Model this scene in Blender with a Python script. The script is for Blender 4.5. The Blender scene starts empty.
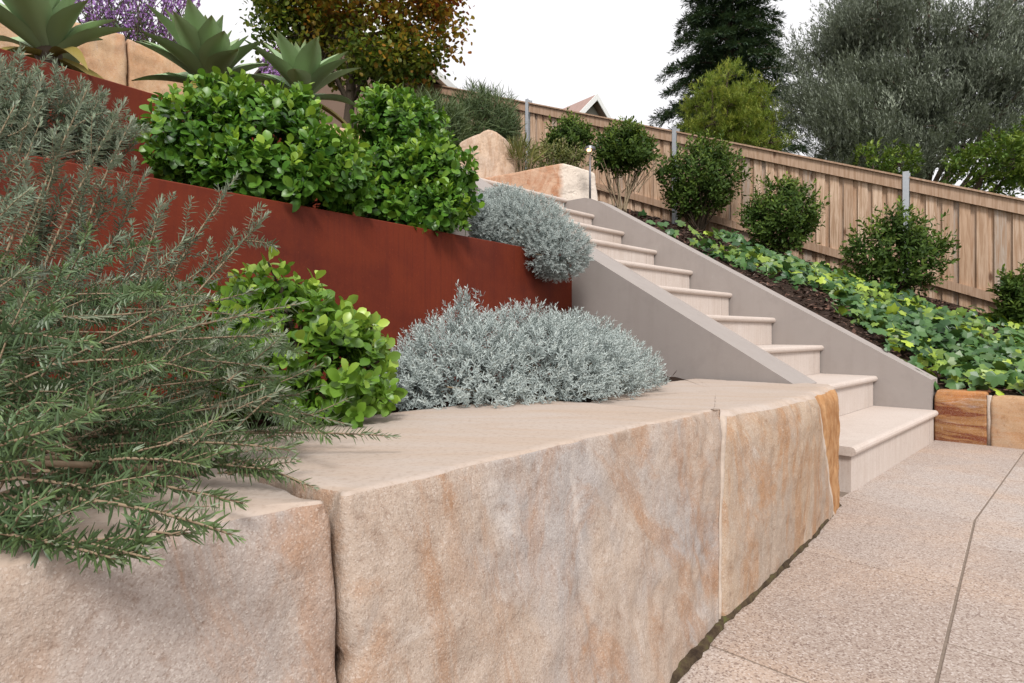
import bpy, math, random
import numpy as np
R = math.radians
rng = np.random.default_rng(11)
random.seed(11)
scn = bpy.context.scene
C = scn.collection

# ------------------------------------------------------------------ camera
FPX, YH, EYE = 603.7, 332.67, 0.6263
cam = bpy.data.cameras.new('camera')
cam.sensor_width = 36.0
cam.lens = FPX / 1024 * 36
cam.shift_y = -(341.5 - YH) / 1024
cam.clip_start, cam.clip_end = 0.02, 2000
co = bpy.data.objects.new('camera', cam)
co.location = (0, 0, EYE)
co.rotation_euler = (R(90), 0, 0)
C.objects.link(co)
scn.camera = co

# ------------------------------------------------------------------ world, sun, exposure
SUN_EL = 47.0
SUN_AZ = math.atan2(-1.0, 0.08)          # direction (x,y) the light comes from
wd = bpy.data.worlds.new('World')
scn.world = wd
wd.use_nodes = True
wn, wl = wd.node_tree.nodes, wd.node_tree.links
wn.clear()
sky = wn.new('ShaderNodeTexSky')
sky.sky_type = 'NISHITA'
sky.sun_disc = False
sky.sun_elevation = R(SUN_EL)
sky.sun_rotation = math.pi / 2 - SUN_AZ
sky.air_density, sky.dust_density, sky.ozone_density = 1.0, 4.0, 1.0
hs = wn.new('ShaderNodeHueSaturation')
hs.inputs['Saturation'].default_value = 0.12
cl = wn.new('ShaderNodeMix')               # an even cloud deck under the blue
cl.data_type = 'RGBA'
cl.inputs[0].default_value = 0.78
cl.inputs[7].default_value = (10.6, 10.45, 10.7, 1)
bg = wn.new('ShaderNodeBackground')
bg.inputs['Strength'].default_value = 0.082
wo = wn.new('ShaderNodeOutputWorld')
wl.new(sky.outputs[0], hs.inputs['Color'])
wl.new(hs.outputs[0], cl.inputs[6])
wl.new(cl.outputs[2], bg.inputs[0])
wl.new(bg.outputs[0], wo.inputs[0])
sl = bpy.data.lights.new('sun', 'SUN')
sl.energy = 2.4
sl.angle = R(15)
sl.color = (1.0, 0.97, 0.935)
so = bpy.data.objects.new('sun', sl)
so.rotation_euler = (R(90 - SUN_EL), 0, SUN_AZ + math.pi / 2)
so.location = (3, -4, 8)
C.objects.link(so)
scn.view_settings.view_transform = 'Standard'
scn.view_settings.look = 'None'
scn.view_settings.exposure = 0.57
scn.view_settings.gamma = 1
scn.cycles.max_bounces = 6
scn.cycles.diffuse_bounces = 3
scn.cycles.transparent_max_bounces = 4

# ------------------------------------------------------------------ frames of reference
TH = 0.79004
U = np.array([-math.sin(TH), math.cos(TH), 0])      # up the stairs
V = np.array([math.cos(TH), math.sin(TH), 0])       # along a step, to the right
P1 = np.array([2.4488, 3.4657, 0.0])                # foot of the first nosing, right end
Z = np.array([0, 0, 1.0])
def W(a, b, z=0.0):
    return P1 + U * a + V * b + Z * z
def AB(X, Y):
    d = np.array([X, Y, 0]) - P1
    return d @ U, d @ V
def at(x, y, Y):                                     # picture position and depth -> metres
    return np.array([(x - 512) / FPX * Y, Y, EYE - (y - YH) / FPX * Y])

# ------------------------------------------------------------------ mesh helpers
def link_mesh(name, V_, F_, mat, parent=None, loc=None, smooth=False, attrs=None, mats=None, midx=None):
    V_ = np.asarray(V_, dtype=np.float64).reshape(-1, 3)
    if parent is not None:
        V_ = V_ - np.array(parent.matrix_basis.translation)
    elif loc is not None:
        V_ = V_ - np.array(loc)
    me = bpy.data.meshes.new(name)
    groups = F_ if isinstance(F_, list) else [F_]
    groups = [np.asarray(g, dtype=np.int32) for g in groups if len(g)]
    nl = sum(g.size for g in groups)
    npoly = sum(len(g) for g in groups)
    me.vertices.add(len(V_))
    me.vertices.foreach_set('co', V_.astype(np.float32).ravel())
    me.loops.add(nl)
    me.loops.foreach_set('vertex_index', np.concatenate([g.ravel() for g in groups]))
    me.polygons.add(npoly)
    starts, off = [], 0
    for g in groups:
        starts.append(off + np.arange(len(g)) * g.shape[1])
        off += g.size
    me.polygons.foreach_set('loop_start', np.concatenate(starts).astype(np.int32))
    if midx is not None:
        me.polygons.foreach_set('material_index', np.asarray(midx, dtype=np.int32))
    for k, arr in (attrs or {}).items():
        at_ = me.attributes.new(k, 'FLOAT', 'POINT')
        at_.data.foreach_set('value', np.asarray(arr, dtype=np.float32))
    for m in (mats or [mat]):
        me.materials.append(m)
    me.update(calc_edges=True)
    me.validate()
    me.polygons.foreach_set('use_smooth', np.full(len(me.polygons), bool(smooth)))
    ob = bpy.data.objects.new(name, me)
    C.objects.link(ob)
    if parent is not None:
        ob.parent = parent
    elif loc is not None:
        ob.location = loc
    return ob

def tag(o, label, cat, group=None):
    o['label'] = label
    o['category'] = cat
    if group:
        o['group'] = group
    return o
def thing(name, label, cat, loc, group=None):
    o = bpy.data.objects.new(name, None)
    o.empty_display_size = 0.1
    C.objects.link(o)
    o.location = [float(c) for c in loc]
    return tag(o, label, cat, group)
def kind(o, k):
    o['kind'] = k
    return o

class MB:
    """collects quads / tris / attribute values for one mesh"""
    def __init__(s):
        s.v, s.q, s.t, s.n = [], [], [], 0
        s.at = {}
    def add(s, v, q=None, t=None, **at_):
        v = np.asarray(v, float).reshape(-1, 3)
        if q is not None and len(q):
            s.q.append(np.asarray(q, int) + s.n)
        if t is not None and len(t):
            s.t.append(np.asarray(t, int) + s.n)
        s.v.append(v)
        for k in ('tint', 'tip'):
            a = at_.get(k, 0.5 if k == 'tint' else 0.0)
            s.at.setdefault(k, []).append(np.broadcast_to(np.asarray(a, float), (len(v),)))
        s.n += len(v)
    def box(s, lo, hi, frame=None, **k):
        x0, y0, z0 = lo
        x1, y1, z1 = hi
        p = np.array([[x0, y0, z0], [x1, y0, z0], [x1, y1, z0], [x0, y1, z0],
                      [x0, y0, z1], [x1, y0, z1], [x1, y1, z1], [x0, y1, z1]], float)
        if frame is not None:
            p = np.array([frame(*c) for c in p])
        s.add(p, q=[[0, 3, 2, 1], [4, 5, 6, 7], [0, 1, 5, 4], [1, 2, 6, 5], [2, 3, 7, 6], [3, 0, 4, 7]], **k)
    def tube(s, pts, rad, sides=6, cap=True, **k):
        pts = np.asarray(pts, float)
        n = len(pts)
        rad = np.broadcast_to(np.asarray(rad, float), (n,))
        tg = np.gradient(pts, axis=0)
        tg /= np.linalg.norm(tg, axis=1)[:, None] + 1e-12
        ref = np.array([0.31, 0.17, 0.93]) if abs(tg[0] @ np.array([0.31, 0.17, 0.93])) < 0.9 else np.array([1.0, 0.1, 0])
        a = np.cross(tg, ref)
        a /= np.linalg.norm(a, axis=1)[:, None] + 1e-12
        b = np.cross(tg, a)
        an = np.linspace(0, 2 * math.pi, sides, endpoint=False)
        ring = (a[:, None, :] * np.cos(an)[None, :, None] + b[:, None, :] * np.sin(an)[None, :, None]) * rad[:, None, None] + pts[:, None, :]
        q = []
        for i in range(n - 1):
            for j in range(sides):
                q.append([i * sides + j, i * sides + (j + 1) % sides, (i + 1) * sides + (j + 1) % sides, (i + 1) * sides + j])
        vv = ring.reshape(-1, 3)
        t = []
        if cap:
            vv = np.vstack([vv, pts[0], pts[-1]])
            m = n * sides
            for j in range(sides):
                t.append([m, (j + 1) % sides, j])
                t.append([m + 1, (n - 1) * sides + j, (n - 1) * sides + (j + 1) % sides])
        s.add(vv, q=q, t=t, **k)
    def build(s, name, mat, parent=None, loc=None, smooth=False):
        F = []
        if s.q:
            F.append(np.vstack(s.q))
        if s.t:
            F.append(np.vstack(s.t))
        return link_mesh(name, np.vstack(s.v), F, mat, parent, loc, smooth,
                         {k: np.concatenate(a) for k, a in s.at.items()})

def nrm(a):
    a = np.asarray(a, float)
    return a / (np.linalg.norm(a, axis=-1, keepdims=True) + 1e-12)
def rvec(n):
    return nrm(rng.normal(size=(n, 3)))

# value noise, vectorised
_perm = np.random.default_rng(5).random(65536)
def vnoise(P, f=1.0, seed=0):
    P = np.asarray(P, float) * f + seed * 17.31
    i = np.floor(P).astype(np.int64)
    w = P - i
    w = w * w * (3 - 2 * w)
    def h(dx, dy, dz):
        k = (i[:, 0] + dx) * 73856093 ^ (i[:, 1] + dy) * 19349663 ^ (i[:, 2] + dz) * 83492791
        return _perm[(k ^ (k >> 13)) & 65535]
    r = 0
    for dx in (0, 1):
        for dy in (0, 1):
            for dz in (0, 1):
                r = r + h(dx, dy, dz) * (w[:, 0] if dx else 1 - w[:, 0]) * (w[:, 1] if dy else 1 - w[:, 1]) * (w[:, 2] if dz else 1 - w[:, 2])
    return r * 2 - 1
def fbm(P, f=1.0, o=4, seed=0):
    r, a = 0, 1.0
    for k in range(o):
        r = r + a * vnoise(P, f * 2 ** k, seed + k)
        a *= 0.5
    return r / 1.9

# leaf templates: x across, y along the leaf, z out of its face
def blade(w=0.12, fold=0.3, mid=0.5, base=0.5, tip=0.1, bend=0.0):
    ys = [0, mid, 1.0]
    ws = [w * base, w, w * tip]
    v = []
    for y, ww in zip(ys, ws):
        zc = -bend * y * y
        v += [(-ww / 2, y, zc - fold * ww / 2), (0, y, zc), (ww / 2, y, zc - fold * ww / 2)]
    q = [[0, 1, 4, 3], [1, 2, 5, 4], [3, 4, 7, 6], [4, 5, 8, 7]]
    return np.array(v), np.array(q)
def flat(w=0.3, mid=0.45):
    return np.array([(0, 0, 0), (w / 2, mid, 0), (0, 1, 0.0), (-w / 2, mid, 0)], float), np.array([[0, 1, 2, 3]])
def oval(w=0.6, fold=-0.25, bend=0.15, wide=0.6, stalk=0.1):
    ys = np.array([0, stalk, 0.35, wide, 0.85, 1.0])
    ws = np.array([0.04, 0.10, 0.78, 1.0, 0.72, 0.12]) * w
    v = []
    for y, ww in zip(ys, ws):
        zc = -bend * (y - 0.2) ** 2
        v += [(-ww / 2, y, zc - fold * ww / 2), (0, y, zc), (ww / 2, y, zc - fold * ww / 2)]
    q = []
    for i in range(5):
        q += [[i * 3, i * 3 + 1, i * 3 + 4, i * 3 + 3], [i * 3 + 1, i * 3 + 2, i * 3 + 5, i * 3 + 4]]
    return np.array(v), np.array(q)
def place(mb, tpl, pos, d, n, s, tint=None, tip=0.0):
    tv, tq = tpl
    pos = np.asarray(pos, float)
    m = len(pos)
    if not m:
        return
    d = nrm(d)
    n = np.broadcast_to(n, d.shape)
    side = np.cross(d, n)
    bad = np.linalg.norm(side, axis=1) < 1e-3
    side[bad] = np.cross(d[bad], np.array([0.3, 0.8, 0.5]))
    side = nrm(side)
    nn = np.cross(side, d)
    s = np.broadcast_to(np.asarray(s, float), (m,))
    vv = pos[:, None, :] + s[:, None, None] * (tv[None, :, 0:1] * side[:, None, :] + tv[None, :, 1:2] * d[:, None, :] + tv[None, :, 2:3] * nn[:, None, :])
    k = len(tv)
    q = (tq[None] + (np.arange(m) * k)[:, None, None]).reshape(-1, tq.shape[1])
    if tint is None:
        tint = rng.random(m)
    tint = np.repeat(np.broadcast_to(tint, (m,)), k)
    tip = np.repeat(np.broadcast_to(tip, (m,)), k)
    kw = {'q': q} if tq.shape[1] == 4 else {'t': q}
    mb.add(vv.reshape(-1, 3), tint=tint, tip=tip, **kw)

# ------------------------------------------------------------------ materials
class NT:
    def __init__(s, name):
        s.m = bpy.data.materials.new(name)
        s.m.use_nodes = True
        s.t = s.m.node_tree
        s.t.nodes.clear()
        s.out = s.t.nodes.new('ShaderNodeOutputMaterial')
    def n(s, ty, **k):
        nd = s.t.nodes.new(ty)
        for a, b in k.items():
            setattr(nd, a, b)
        return nd
    def l(s, a, b):
        s.t.links.new(a, b)
    def val(s, sock, x):
        if hasattr(x, 'is_output') or isinstance(x, bpy.types.NodeSocket):
            s.l(x, sock)
        else:
            sock.default_value = x
    def coord(s, which='Object', scale=(1, 1, 1), rot=(0, 0, 0), loc=(0, 0, 0)):
        tc = s.n('ShaderNodeTexCoord')
        mp = s.n('ShaderNodeMapping')
        mp.inputs['Scale'].default_value = scale
        mp.inputs['Rotation'].default_value = rot
        mp.inputs['Location'].default_value = loc
        s.l(tc.outputs[which], mp.inputs[0])
        return mp.outputs[0]
    def noise(s, vec, scale, detail=4, rough=0.55, dist=0.0):
        nd = s.n('ShaderNodeTexNoise')
        nd.inputs['Scale'].default_value = scale
        nd.inputs['Detail'].default_value = detail
        nd.inputs['Roughness'].default_value = rough
        nd.inputs['Distortion'].default_value = dist
        s.l(vec, nd.inputs['Vector'])
        return nd.outputs[0]
    def vor(s, vec, scale, feature='F1'):
        nd = s.n('ShaderNodeTexVoronoi', feature=feature)
        nd.inputs['Scale'].default_value = scale
        s.l(vec, nd.inputs['Vector'])
        return nd.outputs['Distance']
    def ramp(s, fac, stops):
        nd = s.n('ShaderNodeValToRGB')
        el = nd.color_ramp.elements
        while len(el) < len(stops):
            el.new(0.5)
        for e, (p, c) in zip(el, stops):
            e.position = p
            e.color = (c if isinstance(c, tuple) else (c, c, c)) + (1,)
        s.l(fac, nd.inputs[0])
        return nd.outputs[0]
    def mix(s, fac, a, b, mode='MIX'):
        nd = s.n('ShaderNodeMix', data_type='RGBA', blend_type=mode)
        for sock, x in ((nd.inputs[0], fac), (nd.inputs[6], a), (nd.inputs[7], b)):
            if isinstance(x, tuple):
                sock.default_value = x + (1,) if len(x) == 3 else x
            else:
                s.val(sock, x)
        return nd.outputs[2]
    def math(s, op, a, b=0.0, clamp=False):
        nd = s.n('ShaderNodeMath', operation=op, use_clamp=clamp)
        s.val(nd.inputs[0], a)
        s.val(nd.inputs[1], b)
        return nd.outputs[0]
    def attr(s, name):
        nd = s.n('ShaderNodeAttribute', attribute_name=name)
        return nd.outputs['Fac']
    def bump(s, height, strength=0.5, dist=0.01, normal=None):
        nd = s.n('ShaderNodeBump')
        nd.inputs['Strength'].default_value = strength
        nd.inputs['Distance'].default_value = dist
        s.l(height, nd.inputs['Height'])
        if normal is not None:
            s.l(normal, nd.inputs['Normal'])
        return nd.outputs[0]
    def bsdf(s, color, rough=0.6, spec=0.3, normal=None, metallic=0.0):
        p = s.n('ShaderNodeBsdfPrincipled')
        if isinstance(color, tuple):
            p.inputs['Base Color'].default_value = color + (1,)
        else:
            s.l(color, p.inputs['Base Color'])
        s.val(p.inputs['Roughness'], rough)
        p.inputs['Specular IOR Level'].default_value = spec
        p.inputs['Metallic'].default_value = metallic
        if normal is not None:
            s.l(normal, p.inputs['Normal'])
        return p
    def done(s, shader):
        s.l(shader.outputs[0], s.out.inputs[0])
        return s.m

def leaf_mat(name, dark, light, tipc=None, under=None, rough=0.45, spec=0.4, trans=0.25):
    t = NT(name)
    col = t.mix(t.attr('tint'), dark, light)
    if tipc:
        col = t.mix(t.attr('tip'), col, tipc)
    if under:
        g = t.n('ShaderNodeNewGeometry')
        col = t.mix(g.outputs['Backfacing'], col, under)
    p = t.bsdf(col, rough, spec)
    tr = t.n('ShaderNodeBsdfTranslucent')
    t.l(t.mix(0.35, col, (0.10, 0.14, 0.01)), tr.inputs[0])
    mx = t.n('ShaderNodeMixShader')
    mx.inputs[0].default_value = trans
    t.l(p.outputs[0], mx.inputs[1])
    t.l(tr.outputs[0], mx.inputs[2])
    return t.done(mx)

def plain(name, col, rough=0.6, spec=0.3, metallic=0.0, var=0.12, scale=20, bump=0.1):
    t = NT(name)
    v = t.coord()
    n = t.noise(v, scale, 5)
    c = t.mix(n, tuple(x * (1 - var) for x in col), tuple(min(1, x * (1 + var)) for x in col))
    return t.done(t.bsdf(c, rough, spec, t.bump(n, bump, 0.004), metallic))

def sandstone(name, pale, grey, rust, amount=0.5, rot=(0, 0, 0), seed=0.0, vein=None, grain=1.0, bs=(2.6, 2.6, 1.2)):
    """split sandstone: broad soft patches, iron bands that wander, fine sugary grain"""
    t = NT(name)
    v = t.coord('Object', (1, 1, 1), rot, (seed, seed * 0.7, -seed))
    big = t.noise(v, 2.6, 4, 0.55, 0.4)
    wv = t.coord('Object', bs, rot, (seed, 0, seed))
    band = t.noise(wv, 1.3, 7, 0.70, 2.6)
    band2 = t.noise(wv, 3.4, 7, 0.7, 1.2)
    mott = t.noise(v, 15, 6, 0.7)
    m2 = t.noise(v, 60, 5, 0.7)
    cell = t.n('ShaderNodeTexVoronoi')
    cell.inputs['Scale'].default_value = 620
    t.l(v, cell.inputs['Vector'])
    sp = t.n('ShaderNodeSeparateColor')
    t.l(cell.outputs['Color'], sp.inputs[0])
    g = sp.outputs[0]
    c = t.mix(t.ramp(big, [(0.44, 0.0), (0.56, 1.0)]), pale, grey)
    r1 = t.ramp(band, [(0.47, 0.0), (0.57, 1.0), (0.70, 0.4)])
    r2 = t.ramp(band2, [(0.48, 0.0), (0.64, 1.0)])
    rr = t.math('MULTIPLY', t.math('ADD', t.math('MULTIPLY', r1, 0.75), t.math('MULTIPLY', r2, 0.45)), amount, True)
    c = t.mix(rr, c, rust)
    c = t.mix(t.ramp(band2, [(0.28, 0.5), (0.40, 0.0)]), c, (0.54, 0.48, 0.43))
    if vein:
        axis, lo, hi, vcol = vein
        sx = t.n('ShaderNodeSeparateXYZ')
        t.l(t.coord(), sx.inputs[0])
        xx = t.math('ADD', sx.outputs[axis], t.math('MULTIPLY', t.math('SUBTRACT', t.noise(t.coord(), 6, 4), 0.5), 0.12))
        c = t.mix(t.ramp(t.math('DIVIDE', t.math('SUBTRACT', xx, lo), hi - lo), [(0.0, 0.0), (0.5, 1.0)]), c, vcol)
    c = t.mix(t.ramp(mott, [(0.28, 0.40), (0.46, 0.0)]), c, tuple(k * 0.55 for k in rust))
    c = t.mix(t.ramp(m2, [(0.28, 0.55), (0.42, 0.0)]), c, (0.19, 0.125, 0.09))
    c = t.mix(t.ramp(m2, [(0.58, 0.0), (0.75, 0.30)]), c, (0.60, 0.53, 0.47))
    c = t.mix(t.ramp(g, [(0.0, 0.40), (0.25, 0.0)]), c, (0.16, 0.105, 0.075))
    c = t.mix(t.ramp(g, [(0.78, 0.0), (1.0, 0.28)]), c, (0.62, 0.56, 0.51))
    h = t.math('ADD', t.math('MULTIPLY', mott, 1.2), t.math('ADD', t.math('MULTIPLY', m2, 0.28 * grain), t.math('MULTIPLY', g, 0.03 * grain)))
    h = t.math('ADD', h, t.math('MULTIPLY', band2, 0.6))
    return t.done(t.bsdf(c, 0.85, 0.2, t.bump(h, 0.55 * grain, 0.009)))

M = {}
M['block_a'] = sandstone('split_sandstone_buff', (0.37, 0.295, 0.24), (0.32, 0.27, 0.24), (0.31, 0.18, 0.11), 0.8, (0.5, 0.75, 0.3), 1.0)
M['block_b'] = sandstone('split_sandstone_grey', (0.36, 0.285, 0.23), (0.325, 0.29, 0.27), (0.30, 0.165, 0.09), 0.72, (0, 0.12, 0.1), 4.2)
M['block_c'] = sandstone('split_sandstone_gold', (0.37, 0.28, 0.205), (0.33, 0.26, 0.205), (0.32, 0.17, 0.08), 0.8, (0, 0.2, 0), 8.3)
M['block_top'] = None
M['rock_gold'] = sandstone('sandstone_boulder', (0.54, 0.40, 0.29), (0.50, 0.38, 0.29), (0.33, 0.19, 0.11), 0.7, (0.6, 0.5, 0), 2.2, None, 0.35, (4, 4, 1.2))
M['rock_rust'] = sandstone('broken_rusty_sandstone', (0.50, 0.33, 0.225), (0.44, 0.27, 0.175), (0.35, 0.16, 0.08), 0.9, (0.9, 0.8, 0), 5.2, (0, 0.14, 0.24, (0.64, 0.56, 0.48)), 0.6)
M['rock_wall'] = sandstone('sawn_sandstone_wall', (0.52, 0.34, 0.20), (0.48, 0.33, 0.22), (0.38, 0.17, 0.07), 0.55, (0.2, 0.9, 0.3), 7.7, None, 0.2, (2.5, 2.5, 0.9))
M['edge_rust'] = sandstone('orange_banded_sandstone', (0.40, 0.17, 0.055), (0.32, 0.16, 0.06), (0.15, 0.035, 0.010), 1.3, (0.06, 0.05, 0.3), 3.1, None, 0.3, (0.8, 0.8, 7.0))
M['edge_tan'] = sandstone('tan_sandstone_edge', (0.44, 0.28, 0.16), (0.40, 0.27, 0.17), (0.36, 0.16, 0.06), 0.5, (0.1, 0.1, 0), 9.1, None, 0.35, (1.5, 1.5, 6.0))

def top_stone():
    t = NT('sawn_sandstone_top')
    v = t.coord('Object', (1, 1, 1))
    wv = t.coord('Object', (1.5, 6, 1), (0, 0, 0.75))
    b = t.noise(wv, 1.7, 5, 0.55, 1.0)
    n = t.noise(v, 3.0, 4, 0.6)
    f = t.noise(v, 110, 4, 0.7)
    c = t.mix(t.ramp(b, [(0.35, 0.0), (0.7, 1.0)]), (0.41, 0.345, 0.30), (0.39, 0.30, 0.235))
    c = t.mix(t.ramp(n, [(0.5, 0.0), (0.75, 0.5)]), c, (0.42, 0.345, 0.30))
    c = t.mix(t.ramp(f, [(0.3, 0.35), (0.5, 0.0)]), c, (0.2, 0.14, 0.1))
    return t.done(t.bsdf(c, 0.8, 0.2, t.bump(f, 0.18, 0.003)))
M['block_top'] = top_stone()

def paver_mat():
    t = NT('exfoliated_granite_paver')
    v = t.coord('Object')
    cell = t.n('ShaderNodeTexVoronoi')
    cell.inputs['Scale'].default_value = 290
    t.l(v, cell.inputs['Vector'])
    sp = t.n('ShaderNodeSeparateColor')
    t.l(cell.outputs['Color'], sp.inputs[0])
    g, g2 = sp.outputs[0], sp.outputs[1]
    f = t.noise(v, 90, 5, 0.75)
    big = t.noise(v, 3.0, 5, 0.6, 0.5)
    big2 = t.noise(v, 9.0, 4, 0.6)
    c = t.mix(t.attr('tint'), (0.385, 0.33, 0.295), (0.31, 0.245, 0.205))
    c = t.mix(t.ramp(big, [(0.44, 0.0), (0.68, 0.6)]), c, (0.42, 0.30, 0.22))
    c = t.mix(t.ramp(big2, [(0.25, 0.35), (0.45, 0.0)]), c, (0.30, 0.235, 0.20))
    c = t.mix(t.ramp(g, [(0.0, 0.85), (0.20, 0.45), (0.24, 0.0)]), c, (0.15, 0.10, 0.08))
    c = t.mix(t.ramp(g, [(0.70, 0.0), (1.0, 0.5)]), c, (0.60, 0.54, 0.50))
    c = t.mix(t.ramp(f, [(0.30, 0.6), (0.44, 0.0)]), c, (0.19, 0.13, 0.105))
    h = t.math('ADD', f, t.math('MULTIPLY', g2, 0.25))
    return t.done(t.bsdf(c, 0.72, 0.3, t.bump(h, 0.3, 0.0025)))
M['paver'] = paver_mat()
M['grout'] = plain('paver_joint_sand', (0.19, 0.15, 0.12), 0.9, 0.1, var=0.4, scale=90)

def step_mat(name, a, b, speck=0.5, streak=False):
    t = NT(name)
    v = t.coord('Object')
    f = t.noise(v, 140, 4, 0.7)
    n = t.noise(v, 5, 4, 0.6)
    c = t.mix(n, a, b)
    c = t.mix(t.ramp(f, [(0.33, speck), (0.5, 0.0)]), c, (0.30, 0.22, 0.17))
    sm_ = t.noise(v, 2.2, 6, 0.7)
    c = t.mix(t.ramp(sm_, [(0.34, 0.35), (0.5, 0.0)]), c, (0.36, 0.285, 0.235))
    if streak:
        s_ = t.noise(t.coord('Object', (30, 30, 1.2)), 3, 4, 0.6)
        c = t.mix(t.ramp(s_, [(0.35, 0.35), (0.6, 0.0)]), c, (0.36, 0.27, 0.215))
    return t.done(t.bsdf(c, 0.7, 0.3, t.bump(f, 0.2, 0.003)))
M['tread'] = step_mat('honed_stone_tread', (0.52, 0.455, 0.41), (0.47, 0.395, 0.345))
M['riser'] = step_mat('stone_riser', (0.55, 0.49, 0.45), (0.48, 0.415, 0.37), 0.35, True)

def render_wall():
    t = NT('painted_render')
    v = t.coord('Object')
    n = t.noise(v, 2.5, 4, 0.6)
    f = t.noise(v, 160, 3, 0.6)
    sv = t.noise(t.coord('Object', (9, 9, 0.8)), 2.0, 4, 0.6)
    m_ = t.noise(v, 11, 5, 0.65)
    c = t.mix(n, (0.262, 0.231, 0.213), (0.315, 0.278, 0.256))
    c = t.mix(t.ramp(m_, [(0.30, 0.35), (0.48, 0.0)]), c, (0.235, 0.205, 0.19))
    c = t.mix(t.ramp(m_, [(0.60, 0.0), (0.75, 0.3)]), c, (0.36, 0.33, 0.31))
    c = t.mix(t.ramp(sv, [(0.30, 0.30), (0.50, 0.0)]), c, (0.25, 0.215, 0.195))
    return t.done(t.bsdf(c, 0.75, 0.25, t.bump(f, 0.16, 0.003)))
M['render'] = render_wall()

def corten():
    t = NT('weathering_steel')
    v = t.coord('Object')
    n = t.noise(v, 2.2, 5, 0.6)
    f = t.noise(v, 120, 6, 0.75)
    sv = t.noise(t.coord('Object', (30, 30, 1.0)), 2.0, 5, 0.65)
    c = t.mix(t.ramp(n, [(0.35, 0.0), (0.65, 1.0)]), (0.090, 0.0160, 0.009), (0.142, 0.0240, 0.0105))
    c = t.mix(t.ramp(sv, [(0.30, 0.40), (0.5, 0.0)]), c, (0.070, 0.014, 0.010))
    b2 = t.noise(v, 9, 6, 0.65)
    c = t.mix(t.ramp(b2, [(0.40, 0.0), (0.68, 0.35)]), c, (0.18, 0.034, 0.012))
    c = t.mix(t.ramp(f, [(0.58, 0.0), (0.72, 0.5)]), c, (0.24, 0.05, 0.018))
    c = t.mix(t.ramp(f, [(0.25, 0.5), (0.42, 0.0)]), c, (0.045, 0.012, 0.011))
    r = t.ramp(n, [(0.3, 0.55), (0.7, 0.7)])
    return t.done(t.bsdf(c, r, 0.14, t.bump(f, 0.12, 0.003)))
M['corten'] = corten()

def soil_mat():
    t = NT('dark_soil')
    v = t.coord('Object')
    n = t.noise(v, 30, 6, 0.7)
    c = t.ramp(n, [(0.3, (0.012, 0.008, 0.006)), (0.6, (0.045, 0.028, 0.02)), (0.8, (0.09, 0.055, 0.04))])
    return t.done(t.bsdf(c, 0.95, 0.1, t.bump(n, 0.8, 0.03)))
M['soil'] = soil_mat()
def hill_mat():
    t = NT('rough_grass_ground')
    v = t.coord('Object')
    n = t.noise(v, 3, 6, 0.7)
    c = t.ramp(n, [(0.3, (0.02, 0.03, 0.01)), (0.7, (0.06, 0.07, 0.025))])
    return t.done(t.bsdf(c, 0.95, 0.1))
M['hill'] = hill_mat()

def wood(name, a, b, dark):
    t = NT(name)
    v = t.coord('Object')
    sp = t.coord('Object', (14, 14, 0.9))
    g = t.noise(sp, 3.0, 5, 0.6, 0.5)
    g2 = t.noise(t.coord('Object', (60, 60, 2.0)), 2.0, 3, 0.5)
    big = t.noise(v, 1.4, 3)
    c = t.mix(t.attr('tint'), a, b)
    c = t.mix(t.ramp(t.attr('tip'), [(0.0, 0.0), (1.0, 0.7)]), c, (0.33, 0.30, 0.27))
    c = t.mix(t.ramp(g, [(0.38, 0.85), (0.56, 0.0)]), c, dark)
    c = t.mix(t.ramp(g2, [(0.36, 0.55), (0.52, 0.0)]), c, dark)
    k = t.vor(t.coord('Object', (4.5, 4.5, 1.6)), 1.3)
    c = t.mix(t.ramp(k, [(0.06, 0.9), (0.15, 0.0)]), c, (0.11, 0.055, 0.03))
    return t.done(t.bsdf(c, 0.8, 0.2, t.bump(g, 0.3, 0.006)))
M['paling'] = wood('treated_pine_paling', (0.70, 0.515, 0.375), (0.50, 0.335, 0.225), (0.33, 0.20, 0.12))
M['rail'] = wood('treated_pine_rail', (0.45, 0.315, 0.225), (0.40, 0.27, 0.19), (0.30, 0.185, 0.115))
M['galv'] = plain('galvanised_steel', (0.42, 0.44, 0.46), 0.45, 0.5, 0.6, 0.15, 35)
M['bark'] = plain('tree_bark', (0.10, 0.075, 0.055), 0.9, 0.1, var=0.4, scale=25, bump=0.8)
M['stem'] = plain('pale_woody_stem', (0.24, 0.175, 0.115), 0.8, 0.2, var=0.3, scale=120, bump=0.4)
M['twig'] = plain('grey_brown_twig', (0.26, 0.20, 0.13), 0.8, 0.2, var=0.3, scale=60, bump=0.4)
M['dark_stem'] = plain('dark_shrub_stem', (0.06, 0.045, 0.03), 0.8, 0.2, var=0.3, scale=60)
M['white'] = plain('white_paint', (0.78, 0.78, 0.76), 0.5, 0.4, var=0.04)
M['rooftile'] = plain('grey_roof_tiles', (0.16, 0.155, 0.15), 0.8, 0.2, var=0.25, scale=6)
M['redroof'] = plain('terracotta_roof_tiles', (0.32, 0.215, 0.185), 0.8, 0.2, var=0.25, scale=6)
M['wallbrown'] = plain('brown_house_wall', (0.17, 0.115, 0.085), 0.8, 0.2, var=0.15, scale=5)
M['wallcream'] = plain('cream_house_wall', (0.45, 0.42, 0.37), 0.8, 0.2, var=0.1, scale=5)
M['glass'] = plain('dark_window_glass', (0.02, 0.025, 0.03), 0.08, 0.6, var=0.05)
M['lampmetal'] = plain('brushed_lamp_metal', (0.13, 0.13, 0.14), 0.4, 0.5, 0.7, 0.1, 40)
M['chip'] = None
def chip_mat():
    t = NT('bark_chips')
    c = t.mix(t.attr('tint'), (0.022, 0.013, 0.010), (0.16, 0.085, 0.06))
    c = t.mix(t.attr('tip'), c, (0.20, 0.15, 0.125))
    return t.done(t.bsdf(c, 0.85, 0.2))
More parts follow.
